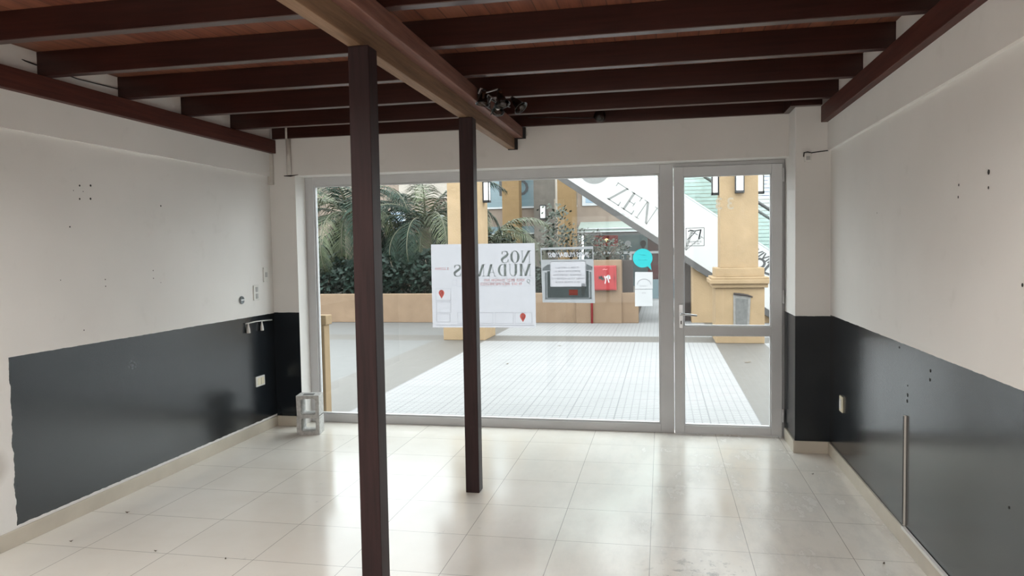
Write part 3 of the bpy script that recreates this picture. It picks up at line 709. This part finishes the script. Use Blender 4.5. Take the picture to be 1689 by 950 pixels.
bpy.data.objects.remove(ct); bpy.data.curves.remove(cu)
bm_ = bmesh.new(); bm_.from_mesh(cm); bmesh.ops.remove_doubles(bm_, verts=bm_.verts, dist=1e-5); bmesh.ops.recalc_face_normals(bm_, faces=bm_.faces); bm_.to_mesh(cm); bm_.free()
cut = bpy.data.objects.new('cutter', cm); C.objects.link(cut)
band = B().box(-.948, -.538, GY-.0012, GY-.0008, 1.372, 1.452).build('headline_band', M['greyprint'], t)
bpy.context.view_layer.update()
md = band.modifiers.new('cut', 'BOOLEAN'); md.operation = 'DIFFERENCE'; md.object = cut; md.solver = 'EXACT'
bpy.context.view_layer.update()
nm = bpy.data.meshes.new_from_object(band.evaluated_get(bpy.context.evaluated_depsgraph_get()))
bm_ = bmesh.new(); bm_.from_mesh(nm); bmesh.ops.delete(bm_, geom=[f for f in bm_.faces if f.normal.y > -.5], context='FACES'); bm_.to_mesh(nm); bm_.free()
nm.materials.clear(); nm.materials.append(M['greyprint']); band.modifiers.clear(); band.data = nm; bpy.data.objects.remove(cut)
lm = bmesh.new(); lm.from_mesh(cm); bmesh.ops.delete(lm, geom=[f for f in lm.faces if f.normal.y > -.9], context='FACES')
for v in lm.verts: v.co.y = GY-.0010
b = B(); b.bm.free(); b.bm = lm; b.build('headline', M['paper'], t, recalc=False)

t = thing('round_sticker', (-.145, GY, 1.29), 'bright cyan round speech-bubble sticker on the shop window', 'sticker')
pts = []
for k in range(34):
    a = math.radians(-38+338*k/33); pts.append((-.146+.076*math.cos(a), GY, 1.374+.074*math.sin(a)))
B().poly(pts+[(-.078, GY, 1.277)]).build('bubble', M['cyan'], t)
b = B(); dashes(b, -.17, -.12, 1.395, .007, 31, 0); b.build('faint_print', M['cyan_lt'], t, recalc=False); b = B(); dashes(b, -.175, -.11, 1.355, .006, 32, 0); b.build('faint_print', M['cyan_lt'], t, recalc=False)
t = thing('window_paper', (-.14, GY, 1.14), 'upper white paper notice under the cyan sticker', 'notice')
B().poly([(-.208, GY, 1.132), (-.070, GY, 1.132), (-.070, GY, 1.264), (-.206, GY, 1.266)]).build('sheet', M['paper2'], t)
b = B(); pts = [(-.137+.052*math.cos(math.radians(a)), GY-.001, 1.165+.045*math.sin(math.radians(a))) for a in range(0, 181, 15)]; stroke(b, [(p[0], p[2]) for p in pts], .004, GY-.001); dashes(b, -.17, -.10, 1.150, .009, 35)
b.build('arched_mark', M['print_line'], t, recalc=False)
t = thing('window_paper', (-.14, GY, .99), 'lower white paper notice under the cyan sticker', 'notice')
B().poly([(-.208, GY, .995), (-.072, GY, .997), (-.072, GY, 1.128), (-.208, GY, 1.128)]).build('sheet', M['paper2'], t)
b = B(); dashes(b, -.152, -.118, 1.095, .010, 36); b.build('small_print', M['print_grey'], t, recalc=False)
DG = 5.8515
t = thing('square_sticker', (.25, DG, 1.46), 'small square outlined black print sticker on the door glass', 'sticker')
b = B(); outline(b, .183, .322, 1.462, 1.602, .0035, DG-.0006)
b.build('square_outline', M['ink'], t, recalc=False)
b = B()
stroke(b, [(.200, 1.575), (.222, 1.583), (.250, 1.577), (.275, 1.582), (.300, 1.586)], .007, DG-.0006)
stroke(b, [(.296, 1.586), (.288, 1.550), (.280, 1.515)], .010, DG-.0006)
stroke(b, [(.193, 1.512), (.215, 1.528), (.240, 1.553), (.256, 1.573)], .005, DG-.0006)
stroke(b, [(.225, 1.560), (.252, 1.561), (.272, 1.545)], .004, DG-.0006)
dashes(b, .205, .302, 1.490, .010, 41, 0, DG-.0006); dashes(b, .222, .290, 1.475, .007, 42, 0, DG-.0006)
b.build('dog_drawing' if False else 'printed_drawing', M['ink'], t, recalc=False)
t = thing('door_number', (.47, DG, 1.73), 'frosted shop number thirty-three on the upper door glass, seen from behind', 'number')
b = B(); font_polys(b, '3', (.545, DG-.0002, 1.738), LFT, UPV, .125, 0, .012); b.build('numeral', M['vinyl_clear'], t, recalc=False)
b = B(); font_polys(b, '3', (.460, DG-.0002, 1.738), LFT, UPV, .125, 0, .012); b.build('numeral', M['vinyl_clear'], t, recalc=False)

# small litter on the floor
def leaf_bit(x, y, s_, a, label, z=.0):
    b = B(); pts = []
    for k in range(8):
        u = 2*PI*k/8; px, py = math.cos(u)*s_, math.sin(u)*s_*.4
        pts.append((x+px*math.cos(a)-py*math.sin(a), y+px*math.sin(a)+py*math.cos(a), z+.001+.006*abs(math.cos(u))))
    b.prism(pts, (0, 0, .0012)); tag(b.build('dry_leaf', M['dryleaf']), label, 'leaf', 'scattered dry leaf bits')
from_floor = [(-1.030, 2.99, .013, 1.3, 'curled dry leaf on the floor tiles right of the near post'), (-2.98, 3.60, .012, .3, 'dry leaf bit on the floor close to the left skirting'),
 (-2.97, 3.18, .009, .8, 'leaf crumb nearest the camera on the left floor'), (-2.45, 3.14, .008, .2, 'leaf crumb in the middle of the left floor tiles'), (-2.05, 3.11, .008, 2, 'leaf crumb on the left floor, closest to the near post'),
 (.93, 4.9, .010, .5, 'leaf bit on the floor near the right skirting, just past the pillar'), (.98, 3.55, .010, 1.0, 'leaf bit on the floor near the right skirting, close to camera')]
for a in from_floor: leaf_bit(*a)
for x, y, s_, a_, nm in ((-1.52, 11.0, .03, .4, 'dry leaf on the white paving nearest the centre column'), (-1.95, 9.2, .03, 1.2, 'dry leaf on the white paving beyond the far post'), (-2.35, 8.6, .02, 0, 'dry leaf on the paving beside the darker strip'), (1.05, 9.6, .05, .6, 'dry leaf on the grey strip in front of the door')):
    leaf_bit(x, y, s_, a_, nm)

# ================================================================== OUTDOORS
struct('trim_2', B().box(-40, 40, 5.95, 60, -.2, 0), M['paving'])
bpy.data.objects['trim_2'].name = 'pavement'

def lamp_box(parent, x, y, z, d, h=.36, w_=.13, name='wall_lamp'):
    """sconce: dark frame and pale diffuser; d = outward direction in plan"""
    d = Vector((d[0], d[1], 0)); s_ = Vector((-d.y, d.x, 0)); c = Vector((x, y, z))
    def bx(bb, u0, u1, v0, v1, z0, z1):
        pts = [c+s_*u0+d*v0, c+s_*u1+d*v0, c+s_*u1+d*v1, c+s_*u0+d*v1]
        bb.prism([(p.x, p.y, z+z0) for p in pts], (0, 0, z1-z0))
    f = B(); bx(f, -w_/2, w_/2, 0, .02, 0, h); bx(f, -w_/2, -w_/2+.014, .095, .11, 0, h); bx(f, w_/2-.014, w_/2, .095, .11, 0, h)
    bx(f, -w_/2, w_/2, .02, .115, 0, .035); bx(f, -w_/2, w_/2, .02, .115, h-.03, h)
    g_ = B(); bx(g_, -w_/2+.006, w_/2-.006, .021, .094, .036, h-.031); bx(g_, -w_/2+.015, w_/2-.015, .094, .105, .036, h-.031)
    return f, g_
def sconce(x, y, z, d, label, **k):
    t = thing('wall_lamp', (x, y, z), label, 'lamp', 'box lamps on the columns')
    f, g_ = lamp_box(t, x, y, z, d, **k)
    f.build('lamp_frame', M['iron'], t); g_.build('diffuser', M['diffuser'], t)

def column(x0, y0, label, W=.705, H=3.5, mats='ochre'):
    D = W+.05; cx, cy = x0+W/2, y0+D/2
    t = thing('stucco_column', (cx, cy, 0), label, 'column', 'ochre stucco columns')
    def sq(b, h, z0, z1, dd=0): b.box(cx-h, cx+h, cy-h-dd, cy+h+dd, z0, z1)
    b = B(); sq(b, W/2, 0, .84, .025); b.build('pedestal', M[mats], t, .008)
    b = B(); sq(b, W/2+.045, .84, .90, .025); sq(b, W/2+.085, .90, .965, .025); sq(b, W/2+.060, .965, 1.0, .02); sq(b, W/2+.0, 1.0, 1.135, .0); b.build('cap_moulding', M[mats], t, .008)
    b = B(); sq(b, W/2-.078, 1.135, H); b.build('shaft', M[mats], t, .006)
    return cx, cy, W/2-.078
cx, cy, hw = column(.795, 11.5, 'ochre stucco column on a moulded pedestal outside the glass door')
sconce(cx, cy-hw, 2.255, (0, -1), 'box lamp on the front of the column outside the door')
sconce(cx-hw, cy, 2.255, (-1, 0), 'box lamp on the left side of the column outside the door')
sconce(cx+hw, cy, 2.255, (1, 0), 'box lamp on the right side of the column outside the door')
t = thing('meter_niche', (1.17, 11.49, .17), 'grey cemented-over niche on the pedestal outside the door', 'niche')
B().prism([(1.052, 11.4995, .17), (1.275, 11.4995, .17), (1.30, 11.4995, .715), (1.05, 11.4995, .745)], (0, -.008, 0)).build('cement_border', M['cement_l'], t)
B().prism([(1.09, 11.491, .17), (1.24, 11.491, .17), (1.262, 11.491, .665), (1.085, 11.491, .685)], (0, -.006, 0)).build('cement_fill', M['cement'], t)
B().tube([(1.052, 11.48, .752), (1.15, 11.475, .742), (1.25, 11.475, .728), (1.325, 11.48, .700)], [.014, .017, .013, .010], 8).build('ragged_lip', M['brown'], t)
cx, cy, hw = column(-3.525, 11.62, 'ochre stucco column behind the large white poster')
sconce(cx+hw, cy, 2.255, (1, 0), 'box lamp on the side of the column behind the poster')
# half column standing against the frontage, left of the window
t = thing('stucco_column', (-3.05, 6.1, 0), 'ochre pilaster hugging the outside of the left window edge', 'column', 'ochre stucco columns')
B().box(-3.5, -2.925, 6.03, 6.14, 0, .82).build('pedestal', M['ochre'], t, .006)
B().box(-3.5, -2.905, 6.03, 6.155, .82, .905).build('cap_moulding', M['ochre'], t, .006)
B().box(-3.5, -3.005, 6.03, 6.13, .905, 3.6).build('shaft', M['ochre'], t, .006)

# planter wall
t = thing('planter_wall', (-5, 14.8, 0), 'long low ochre planter wall across the plaza', 'planter')
b = B(); b.box(-12, -.446, 14.5, 14.70, 0, .590)
b.build('low_wall', M['ochre_d'], t, .01)
B().box(-1.66, -.767, 14.46, 14.86, .0, 1.235).build('raised_block', M['ochre_d'], t, .01)
B().box(-12, -.50, 14.70, 19.0, 0, .50).build('soil_bed', M['soil'], t)
t = tag(B().prism([(-12, 14.30, 0), (-5.9, 14.30, 0), (-5.9, 14.30, .46), (-12, 14.30, .60)], (0, .199, 0)).build('sloped_plinth', M['ochre_w']), 'sloping ochre plinth in front of the left end of the planter', 'plinth') if False else None
t = tag(B().box(-.765, -.560, 14.86, 15.05, .50, 1.225).build('brown_panel', M['brown'], None, .005), 'dark brown panel beside the red cabinet, on the planter', 'panel')
t = thing('fire_cabinet', (-1.07, 14.46, .652), 'red metal fire-hose cabinet on the ochre block', 'cabinet')
B().box(-1.290, -.860, 14.36, 14.459, .652, 1.131).build('cabinet_body', M['red'], t, .01)
B().box(-1.275, -.900, 14.352, 14.36, .672, 1.112).build('door', M['red'], t, .004)
b = B(); y_ = 14.3505
stroke(b, [(-1.19, .93), (-1.19, .86)], .018, y_); stroke(b, [(-1.165, .90), (-1.10, .86)], .05, y_); stroke(b, [(-1.19, .895), (-1.13, .925)], .03, y_); b.build('black_mark', M['black'], t, recalc=False)
b = B(); stroke(b, [(-1.09, .93), (-1.06, .86), (-1.08, .78)], .02, y_-.001); stroke(b, [(-1.06, .90), (-1.00, .94), (-.985, .87)], .035, y_-.001); stroke(b, [(-1.03, .90), (-1.0, .80)], .022, y_-.001); b.build('white_mark', M['wframe'], t, recalc=False)
b = B(); stroke(b, [(-1.12, 1.05), (-1.09, 1.065), (-1.06, 1.05), (-1.03, 1.065)], .012, y_-.001); b.build('pink_mark', M['print_pink'], t, recalc=False)
B().box(-.900, -.892, 14.345, 14.352, .86, .93).build('latch', M['black'], t)
t = tag(B().tube([(-1.345, 14.44, 0), (-1.345, 14.44, .62), (-1.345, 14.40, .66), (-1.29, 14.40, .67)], .022, 10).build('red_pipe', M['red']), 'red water pipe rising to the fire cabinet', 'pipe')

# ---- escalator (runs down to the right)
ZL = lambda x: 1.600-.684*x
ZU = lambda x: 2.735-.695*x
X0e, X1e = -3.4, 2.9
t = thing('escalator', (.5, 15.1, 0), 'white-clad escalator with shop lettering descending past the door column', 'escalator')
EY, EW = 14.5, 1.35
xe = 2.30
def side(y, th): return [(X0e, y, ZL(X0e)), (xe, y, ZL(xe)), (3.6, y, 0.0), (3.6, y, .45), (3.05, y, ZU(3.05)), (X0e, y, ZU(X0e))]
B().prism(side(EY, 0), (0, .12, 0)).build('side_panel', M['esc_white'], t, .006)
B().prism(side(EY+EW-.12, 0), (0, .12, 0)).build('side_panel', M['esc_white'], t, .006)
B().prism([(X0e, EY-.01, ZL(X0e)-.13), (xe, EY-.01, ZL(xe)-.13), (xe, EY-.01, ZL(xe)+.004), (X0e, EY-.01, ZL(X0e)+.004)], (0, EW+.02, 0)).build('soffit', M['esc_dark'], t)
b = B(); n_ = 34
for k in range(n_):
    x = X0e+.2+(3.0-X0e)*k/n_; z = ZU(x)-.42
    b.box(x, x+.235, EY+.13, EY+EW-.13, z-.16, z)
b.build('steps', M['steelw'], t)
for yy_ in (EY+.05, EY+EW-.06):
    B().prism([(X0e, yy_, ZU(X0e)), (3.3, yy_, ZU(3.3)), (3.3, yy_, ZU(3.3)+.74), (X0e, yy_, ZU(X0e)+.74)], (0, .012, 0)).build('glass_balustrade', M['green_glass'], t)
    B().tube([(X0e, yy_, ZU(X0e)+.78), (3.2, yy_, ZU(3.2)+.78), (3.5, yy_, ZU(3.5)+.80), (3.62, yy_, ZU(3.5)+.62), (3.5, yy_, ZU(3.5)+.40)], .032, 10).build('handrail', M['rubber'], t)
    B().tube([(X0e, yy_, ZU(X0e)+.02), (3.3, yy_, ZU(3.3)+.02)], .022, 8).build('skirt_rail', M['steelw'], t)
EU = Vector((1, 0, -.690)).normalized(); EV = Vector((.690, 0, 1)).normalized()
b = B(); y_ = EY-.0015
O0 = Vector((-1.055, y_, 2.445)); lettering(b, 'ZEN', O0, EU, EV, .375, 0, (0, 0, 0), .13, .045)
b.build('grey_lettering', M['esc_ink'], t, recalc=False); b = B(); lettering(b, 'V', O0+EU*1.66+EV*.0, EU, EV, .375, 0, (0, 0, 0), .13, .045)
b.build('grey_lettering', M['esc_ink'], t, recalc=False)
b = B(); font_polys(b, 'INTERIORES', O0+EU*.20-EV*.155, EU, EV, .125, 0, 0, 0, 1.75, (0, 0, 0)); b.build('pale_lettering', M['esc_ink_l'], t, recalc=False)
b = B(); cc = Vector((-1.27, y_, 3.02))
b.poly([cc+Vector((.31*math.cos(math.radians(a)), 0, .30*math.sin(math.radians(a)))) for a in range(188, 341, 8)])
b.poly([cc+Vector((-.26, 0, .06)), cc+Vector((-.05, 0, .28)), cc+Vector((.14, 0, .22)), cc+Vector((.26, 0, .02))]) ; b.build('leaf_logo', M['esc_ink'], t, recalc=False)
b = B(); font_polys(b, 'VIVIR', Vector((1.665, y_, 1.335)), EU, EV, .185, 0, .022, .35, 1., (0, 0, 0))
font_polys(b, 'MODO', Vector((1.445, y_, 1.255)), EU, EV, .29, 0, .03, .1, 1.0, (0, 0, 0))
b.build('bold_lettering', M['esc_blk'], t, recalc=False)
# wall under the escalator
t = tag(B().prism([(.56, 14.62, 0), (3.3, 14.62, 0), (3.3, 14.62, .0+.02), (xe+.1, 14.62, ZL(xe+.1)-.135) if ZL(xe+.1) > .2 else (2.05, 14.62, .07), (.56, 14.62, ZL(.56)-.135)], (0, .9, 0)).build('support_wall', M['ochre'], None, .004), 'ochre wall filling the space under the escalator', 'wall') if False else tag(B().prism([(.56, 14.62, 0), (2.05, 14.62, 0), (2.05, 14.62, ZL(2.05)-.135), (.56, 14.62, ZL(.56)-.135)], (0, .9, 0)).build('support_wall', M['ochre'], None, .004), 'ochre wall filling the space under the escalator', 'wall')
t = tag(B().box(.30, .555, 15.0, 15.3, 0, 1.22).build('service_door', M['brown'], None, .004), 'dark brown upright panel left of the wall under the escalator', 'panel')

# ---- far building
FB = 22.0
t = thing('shop_building', (-3, FB, 0), 'tan and cream building with shopfronts beyond the plaza', 'building')
B().box(-16, -5.30, FB, FB+.4, 0, 5.2).build('wall_section', M['tan'], t)
B().box(-5.30, -2.45, FB, FB+.4, 2.18, 2.72).build('wall_section', M['tan'], t)
B().box(-5.30, -2.45, FB-.02, FB+.4, 1.97, 2.18).build('pale_band', M['bluegl'], t)
B().box(-5.30, -2.45, FB-.05, FB+.02, 1.95, 1.975).build('sill_strip', M['wframe'], t)
B().box(-5.30, -2.45, FB+.05, FB+.4, 0, 1.95).build('dark_shopfront', M['darkgl'], t)
B().box(-5.30, -2.45, FB-.05, FB+.02, 2.72, 2.77).build('sill_strip', M['wframe'], t)
B().box(-5.30, -2.45, FB+.02, FB+.4, 2.77, 5.2).build('sign_glass', M['bluegl'], t)
for ch_, lx in (('K', -4.86), ('O', -4.44)):
    b = B(); font_polys(b, ch_, (lx, FB+.012, 3.12), (1, 0, 0), UPV, .66, 0, .012, 0, 1, (0, 0, 0)); b.build('sign_letter', M['esc_blk'], t, recalc=False)
B().box(-3.70, -3.06, FB-.35, FB, 0, 5.2).build('pilaster', M['grey_wall'], t)
B().tube([(-3.02, FB-.32, 0), (-3.02, FB-.32, 5.2)], .05, 10).build('drainpipe', M['cream_wall'], t)
B().box(-2.45, 6, FB, FB+.4, 1.92, 2.72).build('wall_section', M['tan'], t)
B().box(-2.45, 6, FB, FB+.4, 2.72, 5.2).build('wall_section', M['tan'], t)
wdw = B().box(-2.30, -1.0, FB-.03, FB-.001, 2.74, 3.9).build('upper_window', M['wframe'], t); B().box(-2.20, -1.1, FB-.035, FB-.031, 2.82, 3.82).build('pane', M['skyglass'], wdw)
B().box(-8.0, -5.80, FB-.06, FB-.001, 3.10, 5.2).build('cream_bay', M['cream_wall'], t)
for x0, z0, z1 in ((-11.3, 2.5, 3.2), (-9.6, 2.35, 3.0), (-8.35, 2.05, 2.75), (-7.1, 2.3, 2.6)):
    w_ = B().box(x0, x0+.55, FB-.09, FB-.061, z0, z1).build('upper_window', M['wframe'], t); B().box(x0+.06, x0+.49, FB-.095, FB-.091, z0+.06, z1-.06).build('pane', M['skyglass'] if x0 > -9 else M['darkgl'], w_)
sconce(-3.42, FB-.35, 2.36, (0, -1), 'box lamp on the grey far pilaster', h=.42, w_=.17)
for x0, yy_, nm in ((-4.52, 21.0, 'plain ochre pier left of the grey pilaster'), (-2.85, 20.6, 'plain ochre pier right of the grey pilaster')):
    pt = thing('far_pier', (x0+.24, yy_+.2, 0), nm, 'column', 'far ochre piers')
    B().box(x0, x0+.50, yy_, yy_+.42, 0, 5.2).build('shaft', M['ochre_w'], pt, .004); B().box(x0-.02, x0+.52, yy_-.02, yy_+.44, 0, .9).build('base', M['ochre_w'], pt)
# restaurant front under the awning
t = thing('restaurant_front', (-1, FB, 0), 'glazed shopfront with red interior under a pale green awning', 'shopfront')
B().box(-2.44, 4, FB+1.6, FB+1.7, 0, 1.9).build('interior_wall', M['bluegl'], t)
B().box(-2.44, 4, FB+.2, FB+1.7, -.01, .02).build('shop_floor', M['cement'], t)
B().box(-2.10, -1.35, FB+1.5, FB+1.58, 1.52, 1.88).build('red_panel', M['red'], t)
B().box(-2.15, -1.30, FB+1.3, FB+1.5, .9, 1.50).build('display_counter', M['cement_l'], t)
B().box(-2.44, 4, FB-.02, FB+.05, 1.30, 1.37).build('transom', M['wframe'], t)
for x in (-2.40, -.93, .3, 1.5): B().box(x, x+.07, FB-.03, FB+.05, .0, 1.92 if x != -.93 else 1.30).build('mullion', M['wframe'], t)
B().box(-2.44, 4, FB-.03, FB+.05, 1.86, 1.92).build('head_rail', M['wframe'], t)
B().box(-2.40, 4, FB+.0, FB+.012, .05, 1.86).build('shop_glass', M['glass'], t)
B().box(-.40, -.02, FB+.15, FB+.22, .3, 1.85).build('curtain', M['maroon'], t)
B().box(-.30, .60, FB-.3, FB-.05, .0, .55).build('blue_bench', M['bluegl'], t)
b = B().lathe([(.001, 0), (.06, .03), (.065, .07), (.02, .10), (.001, .11)], (-1.66, FB+.9, 1.78), (0, 0, -1), 12); b.build('pendant_lamp', M['bulb'], t)
for x, mt in ((-.97, 'wframe'), (-.53, 'black')):
    b = B(); pts = [(x+.09*math.cos(math.radians(a)), FB-.032, 1.60+.09*math.sin(math.radians(a))) for a in range(-30, 211, 20)]; b.poly(pts+[(x, FB-.032, 1.42)]); b.build('glass_decal', M[mt], t, recalc=False)
rnd = random.Random(9)
for k in range(7):
    x = -2.0+k*.16
    B().lathe([(.001, 0), (.045, .002), (.05, .06), (.03, .10), (.04, .14), (.001, .15)], (x, FB+1.35, 1.10+.0*k), (0, 0, 1), 10).build('vase', M['wframe' if k % 2 else 'cement_l'], t)
t = thing('awning', (-.9, FB-.4, 1.9), 'pale green two-tier awning over the far shopfront', 'awning')
B().prism([(-2.35, FB-.9, 1.93), (-2.35, FB-.9, 2.02), (-2.35, FB-.01, 2.26), (-2.35, FB-.01, 2.20)], (4.2, 0, 0)).build('canopy', M['awning'], t)
B().box(-2.37, 1.87, FB-.93, FB-.89, 1.93, 1.96).build('front_rail', M['wframe'], t)
B().box(-2.37, 1.87, FB-.93, FB-.86, 2.02, 2.05).build('front_rail', M['wframe'], t)
t = thing('purple_sign', (3.1, 20.5, 3), 'purple sign with white script at the top right of the door glass', 'sign')
B().box(2.62, 4.2, 20.5, 20.6, 2.72, 4.0).build('panel', M['purple'], t); B().box(3.9, 4.02, 20.61, 20.73, 0, 4.0).build('pole', M['esc_dark'], t)
b = B(); font_polys(b, 'ett', (2.68, 20.498, 3.02), (1, 0, 0), UPV, .48, 0, .012, .3, .9, (0, 0, 0)); b.build('script', M['wframe'], t, recalc=False)
# louvred screen seen through the escalator glass
t = thing('louvre_screen', (1, 17.5, 0), 'pale slatted screen behind the escalator glass', 'screen')
b = B()
for k in range(30): b.box(.35, 4.5, 17.5, 17.56, .9+k*.085, .9+k*.085+.072)
b.build('slats', M['steelw'], t)
for x in (.32, 2.4, 4.5): B().box(x, x+.06, 17.57, 17.63, 0, 3.5).build('upright', M['wframe'], t)
struct('far_ground', B().box(.2, 4.5, 15.9, 17.4, 0, .012), M['cement'])

# ---- palms and shrubs
def frond(parent, base, az, el, L, droop, mat, seed, w_=.5):
    rnd = random.Random(seed); b = B()
    h = Vector((math.cos(az), math.sin(az), 0)); P = []; n = 30
    pos = Vector(base); e = el
    for k in range(n+1):
        P.append(pos.copy()); pos = pos+(h*math.cos(e)+Vector((0, 0, 1))*math.sin(e))*(L/n); e -= droop/n*(1+.8*k/n)
    b.tube(P, [.018*(1-.8*k/n)+.003 for k in range(n+1)], 5, 1)
    sd = Vector((-h.y, h.x, 0))
    for k in range(3, n+1):
        for half in (0, .5):
            i = min(k, n-1); p = P[i].lerp(P[i+1], half) if k < n else P[n]
            t_ = (P[min(i+1, n)]-P[i-1]).normalized(); u = k/n
            ll = w_*(math.sin(PI*min(1, .12+u*.86))**.6)*rnd.uniform(.85, 1.1)
            for s_ in (-1, 1):
                nrm = sd*s_
                d = (nrm*.85+t_*.62+Vector((0, 0, rnd.uniform(-.35, .05)))).normalized()
                q1 = p+d*ll*.55+Vector((0, 0, -.03*ll)); q2 = p+d*ll+Vector((0, 0, -.28*ll-.05*rnd.random()))
                wv = t_*.0095
                b.poly([p-wv, p+wv, q1+wv*1.2, q1-wv*1.2], 0); b.poly([q1-wv*1.2, q1+wv*1.2, q2], 0)
    b.build('frond', [mat, M['rachis']], parent, recalc=False)
def palm(x, y, z, H, nf, L, label, seed):
    rnd = random.Random(seed)
    t = thing('palm_tree', (x, y, .5), label, 'palm', 'palms in the planter')
    B().tube([(x, y, .5), (x+.03, y, z*.6), (x, y, z)], [.16, .13, .11], 12).build('trunk', M['bark'], t)
    for k in range(nf):
        az = 2*PI*k*.382+rnd.uniform(-.2, .2); lv = k/nf
        frond(t, (x, y, z+.02), az, 1.25-1.15*lv+rnd.uniform(-.1, .1), L*rnd.uniform(.85, 1.1), 1.5+.9*lv, M['leaf2'] if rnd.random() < .3 else M['leaf'], seed*100+k)
palm(-5.25, 16.1, 2.0, 0, 24, 2.3, 'feathery palm between the near post and the poster', 5)
palm(-7.15, 16.2, 2.25, 0, 24, 2.3, 'darker feathery palm left of the near post', 6)
palm(-4.1, 17.2, 1.45, 0, 18, 2.0, 'small palm behind the upper left poster corner', 7)
def shrub(x, y, z0, rx, ry, rz, n, s_, mat, label, seed, name='shrub', cat='shrub', stem=True):
    rnd = random.Random(seed); t = thing(name, (x, y, z0), label, cat, 'shrubs in the planter')
    if stem:
        b = B()
        for k in range(7):
            a = 2*PI*k/7; b.tube([(x, y, z0), (x+rx*.3*math.cos(a), y+ry*.3*math.sin(a), z0+rz*.8), (x+rx*.75*math.cos(a), y+ry*.75*math.sin(a), z0+rz*1.5)], [.02, .013, .005], 5)
        b.build('stems', M['bark'], t)
    b = B()
    for k in range(n):
        v = Vector((rnd.gauss(0, 1), rnd.gauss(0, 1), rnd.gauss(0, 1))).normalized()*(rnd.random()**.33)
        lump = 1+.22*math.sin(v.x*7+seed)*math.cos(v.z*6)
        p = Vector((x+v.x*rx*lump, y+v.y*ry, z0+rz+v.z*rz*lump))
        d = Vector((rnd.uniform(-1, 1), rnd.uniform(-1, 1), rnd.uniform(-.7, .7))).normalized(); q = d.orthogonal().normalized()*s_*.32
        L = s_*rnd.uniform(.7, 1.3); b.poly([p, p+d*L*.5+q, p+d*L, p+d*L*.5-q])
    b.build('foliage', mat, t, recalc=False)
for i, (x, y, rx, rz, nm) in enumerate(((-7.4, 15.4, .8, .48, 'low dark shrub at the far left of the planter'), (-6.4, 15.3, .7, .42, 'low dark shrub left of the near post base'), (-5.6, 15.4, .75, .50, 'low dark shrub right of the near post'), (-4.8, 15.3, .65, .52, 'low dark shrub under the feathery palm'), (-4.0, 15.4, .7, .5, 'low dark shrub left of the poster edge'), (-3.1, 15.6, .8, .35, 'low shrub hidden mostly by the poster'), (-2.3, 15.5, .55, .30, 'small shrub between poster and notice'))):
    shrub(x, y, .5, rx, .45, rz, 1500, .13, M['bush'], nm, 30+i)
for i, (x, y, rx, rz, nm) in enumerate(((-7.6, 18.0, 1.3, .95, 'tall dark hedge bush behind the left palm'), (-5.7, 18.1, 1.2, .75, 'tall dark hedge bush behind the palms'), (-4.3, 18.1, .9, .70, 'tall dark hedge bush behind the poster corner'))):
    shrub(x, y, .5, rx, .5, rz, 2600, .16, M['bush'], nm, 50+i)
shrub(-1.95, 16.2, 1.25, .80, .4, .36, 420, .085, M['bush2'], 'airy grey-green shrub above the grey notice', 61, 'flowering_shrub')
shrub(-1.15, 16.2, 1.2, .50, .4, .24, 260, .08, M['bush2'], 'airy grey-green shrub above the fire cabinet', 62, 'flowering_shrub')
t = thing('young_tree', (-2.35, 16.6, .5), 'slim young tree with a pale trunk above the grey notice', 'tree')
B().tube([(-2.35, 16.6, .5), (-2.33, 16.6, 1.5), (-2.36, 16.6, 2.6)], [.03, .024, .012], 8).build('trunk', M['bark'], t)
b = B(); rnd = random.Random(70)
for k in range(220):
    z = rnd.uniform(1.4, 2.5); p = Vector((-2.35+rnd.gauss(0, .16), 16.6+rnd.gauss(0, .15), z)); d = Vector((rnd.uniform(-1, 1), rnd.uniform(-1, 1), rnd.uniform(-.5, .5))).normalized(); q = d.orthogonal()*.028
    b.poly([p, p+d*.045+q, p+d*.09, p+d*.045-q])
b.build('foliage', M['bush2'], t, recalc=False)

# added fill lights, out of view overhead, to brighten the room
for xx_, sd_ in ((-2.25, 'left'), (.15, 'right')):
    t = thing('added_fill_panel', (xx_, .68, 2.49), 'added white fill light panel, unseen above the viewer, on the ' + sd_, 'lamp', 'added fill light panels')
    B().box(xx_-.5, xx_+.5, .55, .81, 2.495, ZC).build('housing', M['white_pl'], t)
    ld = bpy.data.lights.new('fill_light', 'AREA'); ld.shape = 'RECTANGLE'; ld.size = .96; ld.size_y = .24; ld.energy = FILL_PANEL_POWER; ld.color = (1, .97, .93)
    lo = bpy.data.objects.new('fill_light', ld); C.objects.link(lo); lo.parent = t; lo.location = (0, 0, -.004)

for o in bpy.data.objects:
    if '_w' in o: del o['_w']
